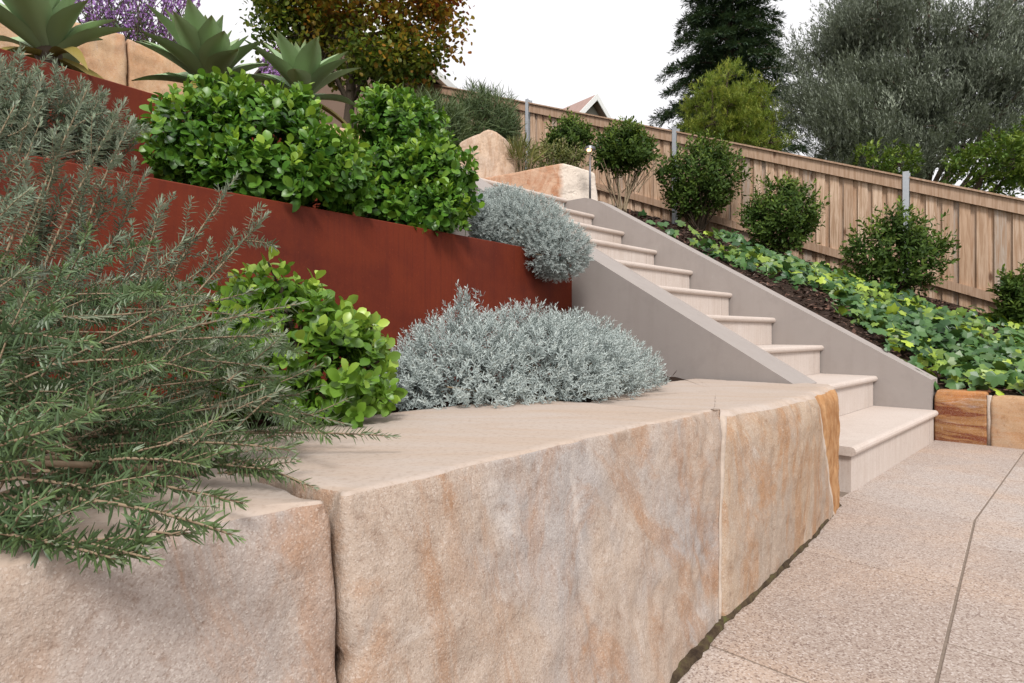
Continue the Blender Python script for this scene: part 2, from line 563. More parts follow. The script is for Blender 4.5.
M['chip'] = chip_mat()
def lampglow():
    t = NT('lit_lamp_lens')
    e = t.n('ShaderNodeEmission')
    e.inputs[0].default_value = (1.0, 0.62, 0.28, 1)
    e.inputs[1].default_value = 3
    return t.done(e)
M['glow'] = lampglow()

# foliage
M['rosemary'] = leaf_mat('rosemary_leaf', (0.040, 0.075, 0.032), (0.105, 0.165, 0.068), (0.18, 0.27, 0.08), (0.22, 0.25, 0.17), 0.42, 0.45, 0.15)
M['rosemary_grey'] = leaf_mat('grey_rosemary_leaf', (0.085, 0.118, 0.075), (0.20, 0.25, 0.165), (0.25, 0.31, 0.18), (0.35, 0.40, 0.31), 0.5, 0.35, 0.15)
M['silver'] = leaf_mat('silver_leaf', (0.25, 0.295, 0.285), (0.41, 0.46, 0.445), (0.53, 0.58, 0.555), None, 0.7, 0.2, 0.15)
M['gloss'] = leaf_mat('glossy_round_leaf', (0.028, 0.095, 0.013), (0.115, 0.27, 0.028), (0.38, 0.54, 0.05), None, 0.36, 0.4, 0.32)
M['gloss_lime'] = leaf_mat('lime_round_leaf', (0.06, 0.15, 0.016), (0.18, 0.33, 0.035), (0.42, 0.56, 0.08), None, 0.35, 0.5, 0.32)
M['agave'] = leaf_mat('agave_leaf', (0.31, 0.44, 0.245), (0.46, 0.58, 0.33), (0.30, 0.21, 0.04), None, 0.5, 0.35, 0.30)
M['ivy'] = leaf_mat('ivy_leaf', (0.020, 0.065, 0.020), (0.085, 0.185, 0.048), (0.40, 0.52, 0.05), None, 0.38, 0.45, 0.25)
M['hedge'] = leaf_mat('camellia_leaf', (0.024, 0.055, 0.011), (0.085, 0.145, 0.028), (0.30, 0.38, 0.055), None, 0.5, 0.16, 0.30)
M['olive'] = leaf_mat('olive_leaf', (0.036, 0.050, 0.032), (0.125, 0.15, 0.10), (0.36, 0.40, 0.30), (0.17, 0.19, 0.145), 0.55, 0.3, 0.2)
M['conifer'] = leaf_mat('conifer_needles', (0.018, 0.038, 0.022), (0.050, 0.088, 0.048), (0.09, 0.13, 0.055), None, 0.6, 0.2, 0.12)
M['feather'] = leaf_mat('feathery_yellow_green_leaf', (0.11, 0.175, 0.026), (0.24, 0.32, 0.05), (0.33, 0.35, 0.06), None, 0.55, 0.25, 0.4)
M['bush'] = leaf_mat('bright_bush_leaf', (0.035, 0.075, 0.014), (0.11, 0.20, 0.03), (0.24, 0.32, 0.05), None, 0.45, 0.35, 0.3)
M['grass'] = leaf_mat('fine_strappy_leaf', (0.055, 0.090, 0.035), (0.12, 0.17, 0.068), (0.19, 0.23, 0.11), None, 0.5, 0.3, 0.25)
M['varieg'] = leaf_mat('yellow_green_leaf', (0.07, 0.085, 0.02), (0.20, 0.21, 0.06), (0.30, 0.28, 0.13), None, 0.5, 0.3, 0.25)
def autumn():
    t = NT('autumn_leaf')
    col = t.ramp(t.attr('tip'), [(0.0, (0.085, 0.16, 0.018)), (0.35, (0.22, 0.24, 0.025)), (0.55, (0.42, 0.23, 0.025)), (0.75, (0.42, 0.11, 0.022)), (1.0, (0.27, 0.03, 0.02))])
    col = t.mix(t.math('MULTIPLY', t.attr('tint'), 0.6), col, (0.03, 0.03, 0.008))
    p = t.bsdf(col, 0.5, 0.3)
    tr = t.n('ShaderNodeBsdfTranslucent')
    t.l(col, tr.inputs[0])
    mx = t.n('ShaderNodeMixShader')
    mx.inputs[0].default_value = 0.5
    t.l(p.outputs[0], mx.inputs[1])
    t.l(tr.outputs[0], mx.inputs[2])
    return t.done(mx)
M['autumn'] = autumn()
M['purple'] = leaf_mat('purple_flower', (0.26, 0.10, 0.38), (0.44, 0.22, 0.58), (0.56, 0.38, 0.68), None, 0.6, 0.2, 0.3)

# ================================================================== SETTING
def grid_sheet(name, fn, a0, a1, b0, b1, na, nb, mat, smooth=True):
    aa, bb = np.linspace(a0, a1, na), np.linspace(b0, b1, nb)
    A, B = np.meshgrid(aa, bb, indexing='ij')
    zz = fn(A.ravel(), B.ravel())
    P = P1[None] + A.ravel()[:, None] * U + B.ravel()[:, None] * V + zz[:, None] * Z
    i, j = np.meshgrid(np.arange(na - 1), np.arange(nb - 1), indexing='ij')
    k = (i * nb + j).ravel()
    q = np.stack([k, k + nb, k + nb + 1, k + 1], 1)[:, ::-1]
    return kind(link_mesh(name, P, q, mat, smooth=smooth), 'structure')

# terrain functions, all in stair coordinates
def fence_soil(a):
    return np.maximum(0.27, 0.726 + 0.398 * a)
def wing_soil(a):
    return np.maximum(0.265, 0.275 + 0.5875 * np.minimum(a, 2.5) + 0.398 * np.maximum(0, a - 3.4))
def bank_z(a, b):
    t = np.clip((b - 0.1) / 3.5, 0, 1)
    base = wing_soil(a) * (1 - t) + fence_soil(a) * t
    return base + 0.02 * vnoise(np.stack([a, b, a * 0], 1), 2.5, 3)
def upper_z(a, b):
    return 1.80 + 0.36 * np.maximum(0, a - 3.0) + 0.03 * vnoise(np.stack([a, b, a * 0], 1), 1.5, 4)
def low_z(a, b):
    return 0.425 + 0.012 * vnoise(np.stack([a, b, a * 0], 1), 9, 6)

gnd = MB()
gnd.add([[-250, -250, -0.06], [250, -250, -0.06], [250, 250, -0.06], [-250, 250, -0.06]], q=[[0, 1, 2, 3]])
kind(gnd.build('ground', M['hill']), 'structure')

# paving: slabs with real joints over a bed of sand
pv = MB()
def slab(pts, t_):
    pts = np.array(pts, float)
    cen = pts.mean(0)
    def ins(d):
        out = []
        n = len(pts)
        for i in range(n):
            e1 = nrm(pts[i] - pts[i - 1])
            e2 = nrm(pts[(i + 1) % n] - pts[i])
            b_ = nrm(-e1 + e2)
            s_ = abs(e1[0] * e2[1] - e1[1] * e2[0])
            out.append(pts[i] + b_ * d * 1.41)
        return np.array(out)
    r0, r1 = ins(0.0028), ins(0.0042)
    n = len(pts)
    vv = [W(a, b, -0.03) for a, b in r0] + [W(a, b, -0.0012) for a, b in r0] + [W(a, b, 0.0) for a, b in r1]
    q = []
    for k in range(2):
        for i in range(n):
            q.append([k * n + i, k * n + (i + 1) % n, (k + 1) * n + (i + 1) % n, (k + 1) * n + i])
    q.append([2 * n + i for i in range(4)])
    pv.add(vv, q=np.array(q)[:, ::-1], tint=t_)
# far field, square to the steps (b > -1.66)
BJ = -1.66
def J(b):                                   # the long joint; kinks where the two fields meet
    return -0.378 if b >= BJ else -0.378 + 0.082 * (b - BJ)
rows = [(0.03, None), None]
far_b = [BJ, -0.83, 0.0, 0.83, 1.66, 2.5]
for k in range(5):
    b0, b1 = far_b[k], far_b[k + 1]
    if b0 < 0.02:
        e1 = min(b1, 0.055)
        slab([(-0.378, b0), (-0.378, e1), (0.03, e1), (0.03, b0)], rng.random())
for r_ in range(5):
    a1 = -0.378 - 0.62 * r_
    a0 = a1 - 0.62
    off = [0.35, 0.9, 0.1, 0.6, 0.2][r_]
    bs = [BJ] + [BJ + off + 0.8 * i for i in range(0, 4)]
    for b0, b1 in zip(bs[:-1], bs[1:]):
        if b0 > 0.05:
            continue
        b1 = min(b1, 0.055)
        slab([(a0, b0), (a0, b1), (a1, b1), (a1, b0)], rng.random())
# near field, turned a little
near_rows = [(0.10, 0.0), (0.0, -0.64), (-0.64, -1.28), (-1.28, -1.92), (-1.92, -2.56), (-2.56, -3.2)]
near_cut = [[-1.66, -2.36, -3.045, -3.75, -4.4, -5.1, -5.8, -6.5],
            [-1.66, -1.95, -2.70, -3.42, -4.15, -4.9, -5.6, -6.5],
            [-1.66, -2.3, -3.0, -3.75, -4.5, -5.2, -6.5], [-1.66, -2.05, -2.8, -3.5, -4.3, -5.1, -6.5],
            [-1.66, -2.4, -3.1, -3.9, -4.6, -5.4, -6.5], [-1.66, -2.2, -2.9, -3.6, -4.4, -5.2, -6.5]]
for (o1, o0), cuts in zip(near_rows, near_cut):
    for b1, b0 in zip(cuts[:-1], cuts[1:]):
        hi0 = 0.10 - 0.03 * 0 if o1 == 0.10 else J(b0) + o1
        hi1 = 0.10 if o1 == 0.10 else J(b1) + o1
        slab([(J(b0) + o0, b0), (J(b1) + o0, b1), (hi1, b1), (hi0, b0)], rng.random())
kind(pv.build('paving', M['paver']), 'structure')
gb = MB()
gb.add([W(-4, -7, -0.0022), W(-4, 1.0, -0.0022), W(0.16, 1.0, -0.0022), W(0.16, -7, -0.0022)], q=[[0, 1, 2, 3]])
kind(gb.build('paving_joints', M['grout']), 'structure')

# planted soil
def cor_a(b):                                # line of the lower steel wall
    return 1.248 + 0.12 * (b + 1.785)
C2A, C2B = AB(*at(175, 100, 2.267)[:2])
def cor2_a(b):                               # line of the upper steel wall
    return C2A + 0.146 * (b - C2B)
def soil_strip(name, fa0, fa1, b0, b1, zf, na=24, nb=80):
    t_ = np.linspace(0, 1, na)
    bb = np.linspace(b0, b1, nb)
    B, T = np.meshgrid(bb, t_, indexing='ij')
    A = fa0(B) * (1 - T) + fa1(B) * T
    zz = zf(A.ravel(), B.ravel())
    P = P1[None] + A.ravel()[:, None] * U + B.ravel()[:, None] * V + zz[:, None] * Z
    i, j = np.meshgrid(np.arange(nb - 1), np.arange(na - 1), indexing='ij')
    k = (i * na + j).ravel()
    q = np.stack([k, k + na, k + na + 1, k + 1], 1)
    return kind(link_mesh(name, P, q, M['soil'], smooth=True), 'structure')
soil_strip('lower_garden_bed', lambda b: 0.12 + 0 * b, lambda b: cor_a(b), -7, -1.79, low_z)
soil_strip('middle_garden_bed', lambda b: cor_a(b) + 0.012, lambda b: cor2_a(b), -7, -1.79, lambda a, b: 0.985 + 0.01 * vnoise(np.stack([a, b, a * 0], 1), 9, 6))
soil_strip('upper_garden_bed', lambda b: cor2_a(b) + 0.012, lambda b: 3.2 + 0 * b, -7, -1.75, lambda a, b: 1.46 + np.clip((a - 2.6) / 0.6, 0, 1) * 0.2 + 0.015 * vnoise(np.stack([a, b, a * 0], 1), 5, 6))
grid_sheet('hillside_soil', lambda a, b: np.where(b > 0, bank_z(a, b), upper_z(a, b)), 3.02, 14, -14, 3.9, 90, 120, M['soil'])
grid_sheet('bank_soil', bank_z, -3.2, 3.02, 0.165, 3.9, 90, 70, M['soil'])
def far_z(a, b):
    base = fence_soil(np.clip(a, -3, 9)) + 0.12 * np.maximum(0, a - 9)
    return base - 0.25 + 0.10 * np.minimum(b - 3.8, 40)
grid_sheet('hillside_beyond_fence', far_z, -12, 70, 3.8, 70, 50, 50, M['hill'])

# ================================================================== STAIRS
RISE, RUN = 0.18295, 0.3058
NST = 10
def zk(k):
    return 0.18 + RISE * (k - 1)
st = thing('staircase', 'flight of ten pale stone steps climbing between two rendered side walls', 'staircase', W(0, -0.8, 0))
TT = 0.036
for k in range(1, NST + 1):
    bl, br = (-1.585, -0.002) if k == 1 else (-1.553, -0.002)
    a0 = RUN * (k - 1)
    a1 = a0 + RUN + (0.022 if k < NST else 0.15)
    z = zk(k)
    prof = [(a1, z - TT), (a0 + 0.018, z - TT)]
    for i in range(7):
        an = -math.pi / 2 - math.pi * i / 6
        prof.append((a0 + TT / 2 + TT / 2 * math.cos(an), z - TT / 2 + TT / 2 * math.sin(an)))
    prof.append((a1, z))
    m = MB()
    n = len(prof)
    nb_ = 2
    vv = [W(a, b, zz) for b in (bl, br) for a, zz in prof]
    q = [[i, (i + 1) % n, n + (i + 1) % n, n + i] for i in range(n)]
    m.add(vv, q=q)
    c0, c1 = np.mean(vv[:n], 0), np.mean(vv[n:], 0)
    m.add(np.vstack([vv[:n], [c0]]), t=[[n, (i + 1) % n, i] for i in range(n)])
    m.add(np.vstack([vv[n:], [c1]]), t=[[n, i, (i + 1) % n] for i in range(n)])
    m.build('tread', M['tread'], st)
    m = MB()
    f = lambda x, y, zz: W(x, y, zz)
    zb = (zk(k - 1) if k > 1 else -0.02) + 0.001
    blr = bl + 0.012
    cut = -0.125
    ends = [blr, -0.86 + 0.13 * ((k * 7) % 5 - 2) / 5 * 2, cut, br - 0.012]
    for e0, e1 in zip(ends[:-1], ends[1:]):
        m.box((a0 + 0.021 + 0.001 * ((k + int(e0 * 10)) % 2), e0 + 0.002, zb), (a0 + 0.20, e1 - 0.002, z - TT - 0.001), f)
    m.build('riser', M['riser'], st)
m = MB()                                   # solid body under the flight
for k in range(2, NST + 1):
    m.box((RUN * (k - 1) + 0.21, -1.54, -0.02), (RUN * NST, -0.02, zk(k) - TT - 0.002 if k < NST else zk(k) - TT - 0.003), lambda x, y, z: W(x, y, z)) if k == NST else m.box((RUN * (k - 1) + 0.205, -1.54, -0.02), (RUN * k + 0.20, -0.02, zk(k) - TT - 0.002), lambda x, y, z: W(x, y, z))
m.build('core', M['render'], st)

def side_wall(name, label, prof, b0, b1, bev=0.006):
    """prof: closed outline (a,z); extruded along b with a small eased arris"""
    n = len(prof)
    prof = np.array(prof, float)
    nx = []
    for i in range(n):
        e1 = nrm(prof[i] - prof[i - 1])
        e2 = nrm(prof[(i + 1) % n] - prof[i])
        nb = np.array([-(e1[1] + e2[1]), e1[0] + e2[0]])
        nx.append(nrm(nb))
    ins = prof + np.array(nx) * bev
    m = MB()
    rings = [(ins, b0), (prof, b0 + bev), (prof, b1 - bev), (ins, b1)]
    vv = [W(a, b, z) for r_, b in rings for a, z in r_]
    q = []
    for k in range(3):
        for i in range(n):
            q.append([k * n + i, k * n + (i + 1) % n, (k + 1) * n + (i + 1) % n, (k + 1) * n + i])
    m.add(vv, q=np.array(q))
    ob_loc = W(prof[:, 0].mean(), (b0 + b1) / 2, 0)
    # end caps as ngons through bmesh-safe fans: profile is convex enough along its slope
    cap0 = [W(a, b0, z) for a, z in ins]
    cap1 = [W(a, b1, z) for a, z in ins]
    half = n // 2
    tq0 = [[i, i + 1, n - 2 - i, n - 1 - i] for i in range(half - 1)]
    m.add(cap0, q=np.array(tq0)[:, ::-1])
    m.add(cap1, q=np.array(tq0))
    return m.build(name, M['render'], loc=ob_loc)
def wz(a):
    return 0.352 + 0.5875 * (a - 0.04)
up = [(0.04, wz(0.04)), (0.9, wz(0.9)), (1.7, wz(1.7)), (2.40, wz(2.40)), (2.49, wz(2.47)), (2.56, wz(2.50)), (2.745, wz(2.50) + 0.004), (2.90, wz(2.50) + 0.002)]
dn = [(a, -0.03) for a, _ in up][::-1]
tag(side_wall('stair_side_wall', '', up + dn, 0.0, 0.17), 'grey rendered wall sloping beside the ivy bank, right of the steps', 'wall', 'rendered side walls of the stairs')
up = [(0.158, wz(0.158)), (0.9, wz(0.9)), (1.7, wz(1.7)), (2.40, wz(2.40)), (2.49, wz(2.47)), (2.56, wz(2.50)), (2.745, wz(2.50) - 0.09), (2.90, wz(2.50) - 0.09)]
dn = [(a, -0.03) for a, _ in up][::-1]
tag(side_wall('stair_side_wall', '', up + dn, -1.785, -1.555), 'grey rendered wall left of the steps, rising from the sandstone block past the silver bushes', 'wall', 'rendered side walls of the stairs')

# ================================================================== SANDSTONE
def resample(loop, step):
    loop = np.array(loop, float)
    out, hard = [], []
    n = len(loop)
    for i in range(n):
        p, q = loop[i], loop[(i + 1) % n]
        k = max(1, int(round(np.linalg.norm(q[:2] - p[:2]) / step)))
        for j in range(k):
            out.append(p + (q - p) * j / k)
    return np.array(out)
def block(name, label, top, bot, ztop, zbot, mat, cat='stone block', group=None, seed=0, step=0.011, nz=44, amp=0.011, round_=0.008,
          tilt=(0, 0), topmat=True, chip=0.010, topamp=0.002, cracks=()):
    """prism of split stone. top / bot: matching outlines in stair coordinates (a,b)"""
    n0 = len(top)
    lt, lb = np.array(top, float), np.array(bot, float)
    both = resample(np.hstack([lt, lb]), step)
    lt, lb = both[:, :2], both[:, 2:]
    n = len(lt)
    cen = lt.mean(0)
    def smoothloop(l, it):
        for _ in range(it):
            l = 0.5 * l + 0.25 * (np.roll(l, 1, 0) + np.roll(l, -1, 0))
        return l
    lt, lb = smoothloop(lt, 2), smoothloop(lb, 2)
    tang = np.roll(lt, -1, 0) - np.roll(lt, 1, 0)
    out = nrm(np.stack([tang[:, 1], -tang[:, 0]], 1))
    if ((lt - cen) * out).sum() < 0:
        out = -out
    for _ in range(4):
        out = 0.5 * out + 0.25 * (np.roll(out, 1, 0) + np.roll(out, -1, 0))
    rows = []
    def top_z(l):
        return ztop + tilt[0] * (l[:, 0] - cen[0]) + tilt[1] * (l[:, 1] - cen[1])
    for r_ in range(nz + 1):
        t_ = r_ / nz
        l = lb * (1 - t_) + lt * t_
        zt = top_z(lt) - round_
        z = zbot * (1 - t_) + zt * t_
        P3 = np.stack([l[:, 0], l[:, 1], z], 1)
        d = amp * fbm(P3, 3.2, 5, seed) + 0.5 * amp * (np.abs(fbm(P3, 9, 3, seed + 9)) - 0.3)
        d += amp * 0.45 * fbm(P3, 26, 3, seed + 5) - amp * 0.9 * np.clip(fbm(P3, 6.5, 4, seed + 21) - 0.15, 0, 0.25)
        for (cb, ca, dep) in cracks:      # cracks running up the face: cb at the foot, ca slope along b
            dd = np.abs(l[:, 1] - (cb + ca * z + 0.03 * vnoise(P3, 7, seed + 2)))
            d -= dep * np.exp(-(dd / 0.007) ** 2) * np.clip((0.40 - z) / 0.12, 0, 1)
        edge = np.clip((t_ - 0.86) / 0.14, 0, 1)
        d -= chip * edge ** 2 * (0.35 + 1.1 * np.clip(vnoise(P3, 14, seed + 3), 0, 1) + 1.3 * np.clip(vnoise(P3, 38, seed + 6) - 0.15, 0, 1))
        l2 = l + out * d[:, None]
        rows.append(np.stack([l2[:, 0], l2[:, 1], z], 1))
    last = rows[-1][:, :2]
    for ins_, dz in ((0.3, 0.6), (0.75, 0.95)):
        l = last - out * round_ * ins_
        rows.append(np.stack([l[:, 0], l[:, 1], top_z(l) - round_ * (1 - dz)], 1))
    base = rows[-1][:, :2]
    cc = base.mean(0)
    for s_ in (0.94, 0.86, 0.76, 0.64, 0.5, 0.36, 0.22, 0.1):
        l = cc + (base - cc) * s_
        P3 = np.stack([l[:, 0], l[:, 1], l[:, 0] * 0], 1)
        rows.append(np.stack([l[:, 0], l[:, 1], top_z(l) + topamp * fbm(P3, 5, 3, seed + 7)], 1))
    nr = len(rows)
    A = np.vstack(rows)
    P = P1[None] + A[:, :1] * U + A[:, 1:2] * V + A[:, 2:3] * Z
    q = []
    idx = np.arange(n)
    for r_ in range(nr - 1):
        q.append(np.stack([r_ * n + idx, r_ * n + (idx + 1) % n, (r_ + 1) * n + (idx + 1) % n, (r_ + 1) * n + idx], 1))
    q = np.vstack(q)
    P = np.vstack([P, P[-n:].mean(0)])
    t = np.stack([(nr - 1) * n + idx, (nr - 1) * n + (idx + 1) % n, np.full(n, nr * n)], 1)
    # orient outwards
    p0, p1, p2 = P[q[0, 0]], P[q[0, 1]], P[q[0, 2]]
    o3 = U * out[0, 0] + V * out[0, 1]
    if np.dot(np.cross(p1 - p0, p2 - p0), o3) < 0:
        q, t = q[:, ::-1], t[:, ::-1]
    mi = np.zeros(len(q) + len(t), int)
    if topmat:
        mi[n * (nz + 1):len(q)] = 1
        mi[len(q):] = 1
    loc = W(cen[0], cen[1], zbot)
    o = link_mesh(name, P, [q, t], mat, loc=loc, smooth=True, mats=[mat, M['block_top']] if topmat else [mat], midx=mi)
    return tag(o, label, cat, group)

GW = 'sandstone blocks of the low front wall'
block('sandstone_block', 'buff sandstone block under the spilling rosemary, nearest in the low wall',
      [(-0.135, -5.05), (-0.105, -4.13), (-0.120, -3.860), (0.10, -3.868), (0.42, -3.93), (0.42, -5.05)],
      [(-0.20, -5.05), (-0.185, -4.2), (-0.178, -3.868), (0.10, -3.868), (0.42, -3.93), (0.42, -5.05)], 0.449, -0.03, M['block_a'], 'stone block', GW, 1, tilt=(0.0, 0.0), amp=0.012)
block('sandstone_block', 'long grey and rust streaked sandstone block in the middle of the low wall',
      [(-0.117, -3.853), (-0.098, -3.55), (-0.062, -2.845), (-0.02, -2.925), (0.168, -2.96), (0.42, -3.02), (0.42, -3.88), (0.10, -3.858)],
      [(-0.195, -3.858), (-0.172, -3.4), (-0.116, -2.965), (-0.03, -2.96), (0.168, -2.965), (0.42, -3.02), (0.42, -3.88), (0.10, -3.858)], 0.452, -0.03, M['block_b'], 'stone block', GW, 2,
      cracks=((-3.965, 0.44, 0.010), (-3.44, 0.05, 0.006)), amp=0.016, chip=0.007)
bc = block('sandstone_block', 'golden sandstone block with an orange end face beside the bottom step', 
      [(-0.060, -2.825), (-0.080, -2.45), (-0.070, -2.22), (-0.034, -1.98), (-0.002, -1.80), (0.03, -1.705), (0.15, -1.70), (0.153, -1.79), (0.58, -1.795), (0.56, -2.15), (0.47, -2.55), (0.32, -2.98), (0.168, -2.935), (-0.01, -2.905)],
      [(-0.108, -2.945), (-0.09, -2.6), (-0.055, -2.22), (-0.026, -1.95), (0.0, -1.80), (0.035, -1.705), (0.15, -1.70), (0.153, -1.79), (0.58, -1.795), (0.56, -2.15), (0.47, -2.55), (0.32, -2.98), (0.168, -2.945), (-0.01, -2.945)], 0.434, -0.03, M['block_c'], 'stone block', GW, 3, round_=0.03, chip=0.016, amp=0.010, cracks=((-2.62, 0.15, 0.006),))
# orange cortex on the far end of that block
def cortex(o):
    t = M['block_c'].copy()
    nt = t.node_tree
    p = [n for n in nt.nodes if n.type == 'BSDF_PRINCIPLED'][0]
    old = p.inputs['Base Color'].links[0].from_socket
    tc = nt.nodes.new('ShaderNodeTexCoord')
    dp = nt.nodes.new('ShaderNodeVectorMath')
    dp.operation = 'DOT_PRODUCT'
    dp.inputs[1].default_value = tuple(V)
    nt.links.new(tc.outputs['Object'], dp.inputs[0])
    du = nt.nodes.new('ShaderNodeVectorMath')
    du.operation = 'DOT_PRODUCT'
    du.inputs[1].default_value = tuple(Z * -0.62)
    nt.links.new(tc.outputs['Object'], du.inputs[0])
    nz_ = nt.nodes.new('ShaderNodeTexNoise')
    nz_.inputs['Scale'].default_value = 7
    nz_.inputs['Detail'].default_value = 4
    nt.links.new(tc.outputs['Object'], nz_.inputs['Vector'])
    m1 = nt.nodes.new('ShaderNodeMath'); m1.operation = 'MULTIPLY_ADD'
    nt.links.new(nz_.outputs[0], m1.inputs[0]); m1.inputs[1].default_value = 0.09; nt.links.new(dp.outputs['Value'], m1.inputs[2])
    m2 = nt.nodes.new('ShaderNodeMath'); m2.operation = 'SUBTRACT'
    nt.links.new(m1.outputs[0], m2.inputs[0]); nt.links.new(du.outputs['Value'], m2.inputs[1])
    rp = nt.nodes.new('ShaderNodeValToRGB')
    edge = (np.array(W(0, -1.93, 0.0)) - np.array(o.location)) @ V + 0.045
    mr = nt.nodes.new('ShaderNodeMapRange')
    mr.inputs[1].default_value = edge + 0.00
    mr.inputs[2].default_value = edge + 0.05
    nt.links.new(m2.outputs[0], mr.inputs[0])
    nt.links.new(mr.outputs[0], rp.inputs[0])
    el = rp.color_ramp.elements
    el[0].position, el[0].color = 0.45, (0, 0, 0, 1)
    el[1].position, el[1].color = 0.6, (1, 1, 1, 1)
    lip = nt.nodes.new('ShaderNodeValToRGB')
    nt.links.new(mr.outputs[0], lip.inputs[0])
    e = lip.color_ramp.elements
    e[0].position, e[0].color = 0.05, (0, 0, 0, 1)
    e[1].position, e[1].color = 0.3, (0.8, 0.8, 0.8, 1)
    n3 = nt.nodes.new('ShaderNodeTexNoise')
    n3.inputs['Scale'].default_value = 22
    n3.inputs['Detail'].default_value = 5
    nt.links.new(tc.outputs['Object'], n3.inputs['Vector'])
    oc = nt.nodes.new('ShaderNodeValToRGB')
    nt.links.new(n3.outputs[0], oc.inputs[0])
    oc.color_ramp.elements[0].position, oc.color_ramp.elements[0].color = 0.35, (0.29, 0.135, 0.05, 1)
    oc.color_ramp.elements[1].position, oc.color_ramp.elements[1].color = 0.65, (0.42, 0.24, 0.115, 1)
    a = nt.nodes.new('ShaderNodeMix'); a.data_type = 'RGBA'
    nt.links.new(lip.outputs[0], a.inputs[0]); nt.links.new(old, a.inputs[6]); a.inputs[7].default_value = (0.50, 0.42, 0.35, 1)
    b = nt.nodes.new('ShaderNodeMix'); b.data_type = 'RGBA'
    nt.links.new(rp.outputs[0], b.inputs[0]); nt.links.new(a.outputs[2], b.inputs[6]); nt.links.new(oc.outputs[0], b.inputs[7])
    nt.links.new(b.outputs[2], p.inputs['Base Color'])
    o.data.materials[0] = t
cortex(bc)

# pale mortar between the last two blocks
m = MB()
mp = [W(-0.052 - 0.054 * t_ + 0.004, -2.835 - 0.12 * t_ + 0.004 * math.sin(t_ * 9), 0.43 - 0.44 * t_) for t_ in np.linspace(0, 1, 14)]
m.tube(mp, [0.017 - 0.0125 * t_ ** 0.6 + 0.0012 * math.sin(23 * t_) for t_ in np.linspace(0, 1, 14)], 7)
tag(m.build('mortar_joint', plain('pale_mortar', (0.42, 0.345, 0.285), 0.9, 0.1, var=0.3, scale=50, bump=0.8), loc=W(-0.09, -2.89, 0), smooth=True), 'pale mortar filling the joint between the grey streaked block and the golden block', 'mortar')

GE = 'sandstone edging blocks of the ivy bank'
eb = [(0.035, -0.215), (-0.228, -1.60), (-0.735, -1.25), (-1.265, -1.8), (-1.815, -2.4)]
lab = ['orange banded sandstone edging block next to the bottom step', 'tan sandstone edging block beyond the pale mortar joint', None, None, None]
for i, (a1, a0) in enumerate(eb[:2]):
    block('edging_block', lab[i], [(a1, 0.055), (a0, 0.062), (a0, 0.26), (a1, 0.26)], [(a1, 0.05), (a0, 0.055), (a0, 0.26), (a1, 0.26)], 0.292 - 0.015 * i, -0.03,
          [M['edge_rust'], M['edge_tan']][i], 'edging stone', GE, 20 + i, nz=16, amp=0.007, topmat=False, round_=0.012)
m = MB()
m.tube([W(-0.2215, 0.075, -0.02), W(-0.222, 0.07, 0.14), W(-0.222, 0.075, 0.278)], [0.012, 0.011, 0.012], 8)
tag(m.build('mortar_joint', bpy.data.materials['pale_mortar'], loc=W(-0.2215, 0.075, 0), smooth=True), 'pale mortar between the orange edging block and the tan edging block', 'mortar')

# dark earth and moss caught where the wall meets the paving
def moss_mat():
    t = NT('mossy_dirt')
    n = t.noise(t.coord('Object'), 28, 5, 0.7)
    c = t.ramp(n, [(0.35, (0.03, 0.02, 0.014)), (0.55, (0.07, 0.05, 0.03)), (0.72, (0.09, 0.095, 0.03))])
    return t.done(t.bsdf(c, 0.95, 0.1, t.bump(n, 0.8, 0.01)))
m = MB()
line = [(-0.20, -4.3), (-0.178, -3.868), (-0.172, -3.4), (-0.116, -2.965), (-0.108, -2.945), (-0.09, -2.6), (-0.055, -2.22), (-0.026, -1.95), (0.0, -1.80), (0.03, -1.71)]
line = resample(np.array(line + [line[-1]]), 0.02)[:-1]
line = line[:int(len(line) * 0.98)]
line = np.array([p for i, p in enumerate(line) if i == 0 or p[1] > line[i - 1][1]])
w0 = 0.003 + 0.007 * vnoise(np.hstack([line, line[:, :1]]), 22, 2) + 0.006 * vnoise(np.hstack([line, line[:, :1]]), 60, 3)
vv = []
for (a_, b_), w_ in zip(line, w0):
    w_ = max(0.003, w_)
    vv += [W(a_ + 0.03, b_, 0.012), W(a_ - w_ * 0.35, b_, 0.010), W(a_ - w_, b_, 0.0012)]
k = np.arange(len(line) - 1) * 3
m.add(vv, q=np.vstack([np.stack([k, k + 1, k + 4, k + 3], 1), np.stack([k + 1, k + 2, k + 5, k + 4], 1)]))
kind(m.build('dirt', moss_mat(), smooth=True), 'stuff')

# upper sandstone wall behind the agaves
GU = 'sawn sandstone blocks behind the agaves'
for i, (b0, b1, zt0, lbl, tl) in enumerate([
        (-4.45, -3.38, 2.12, 'honey coloured sandstone block behind the leftmost agave', (0, 0.05)),
        (-3.375, -2.62, 2.08, 'honey coloured sandstone block behind the large middle agave', (0, -0.16)),
        (-2.60, -1.78, 1.97, 'sandstone block glimpsed between the small agave and the round leaved bushes', (0, 0.0))]):
    block('sandstone_wall_block', lbl, [(2.88, b0), (2.86, b1), (3.3, b1), (3.3, b0)], [(2.86, b0), (2.84, b1), (3.3, b1), (3.3, b0)], zt0, 1.42, M['rock_wall'], 'stone block', GU, 30 + i,
          nz=40, step=0.014, amp=0.014, topmat=False, round_=0.008, chip=0.012, tilt=tl)

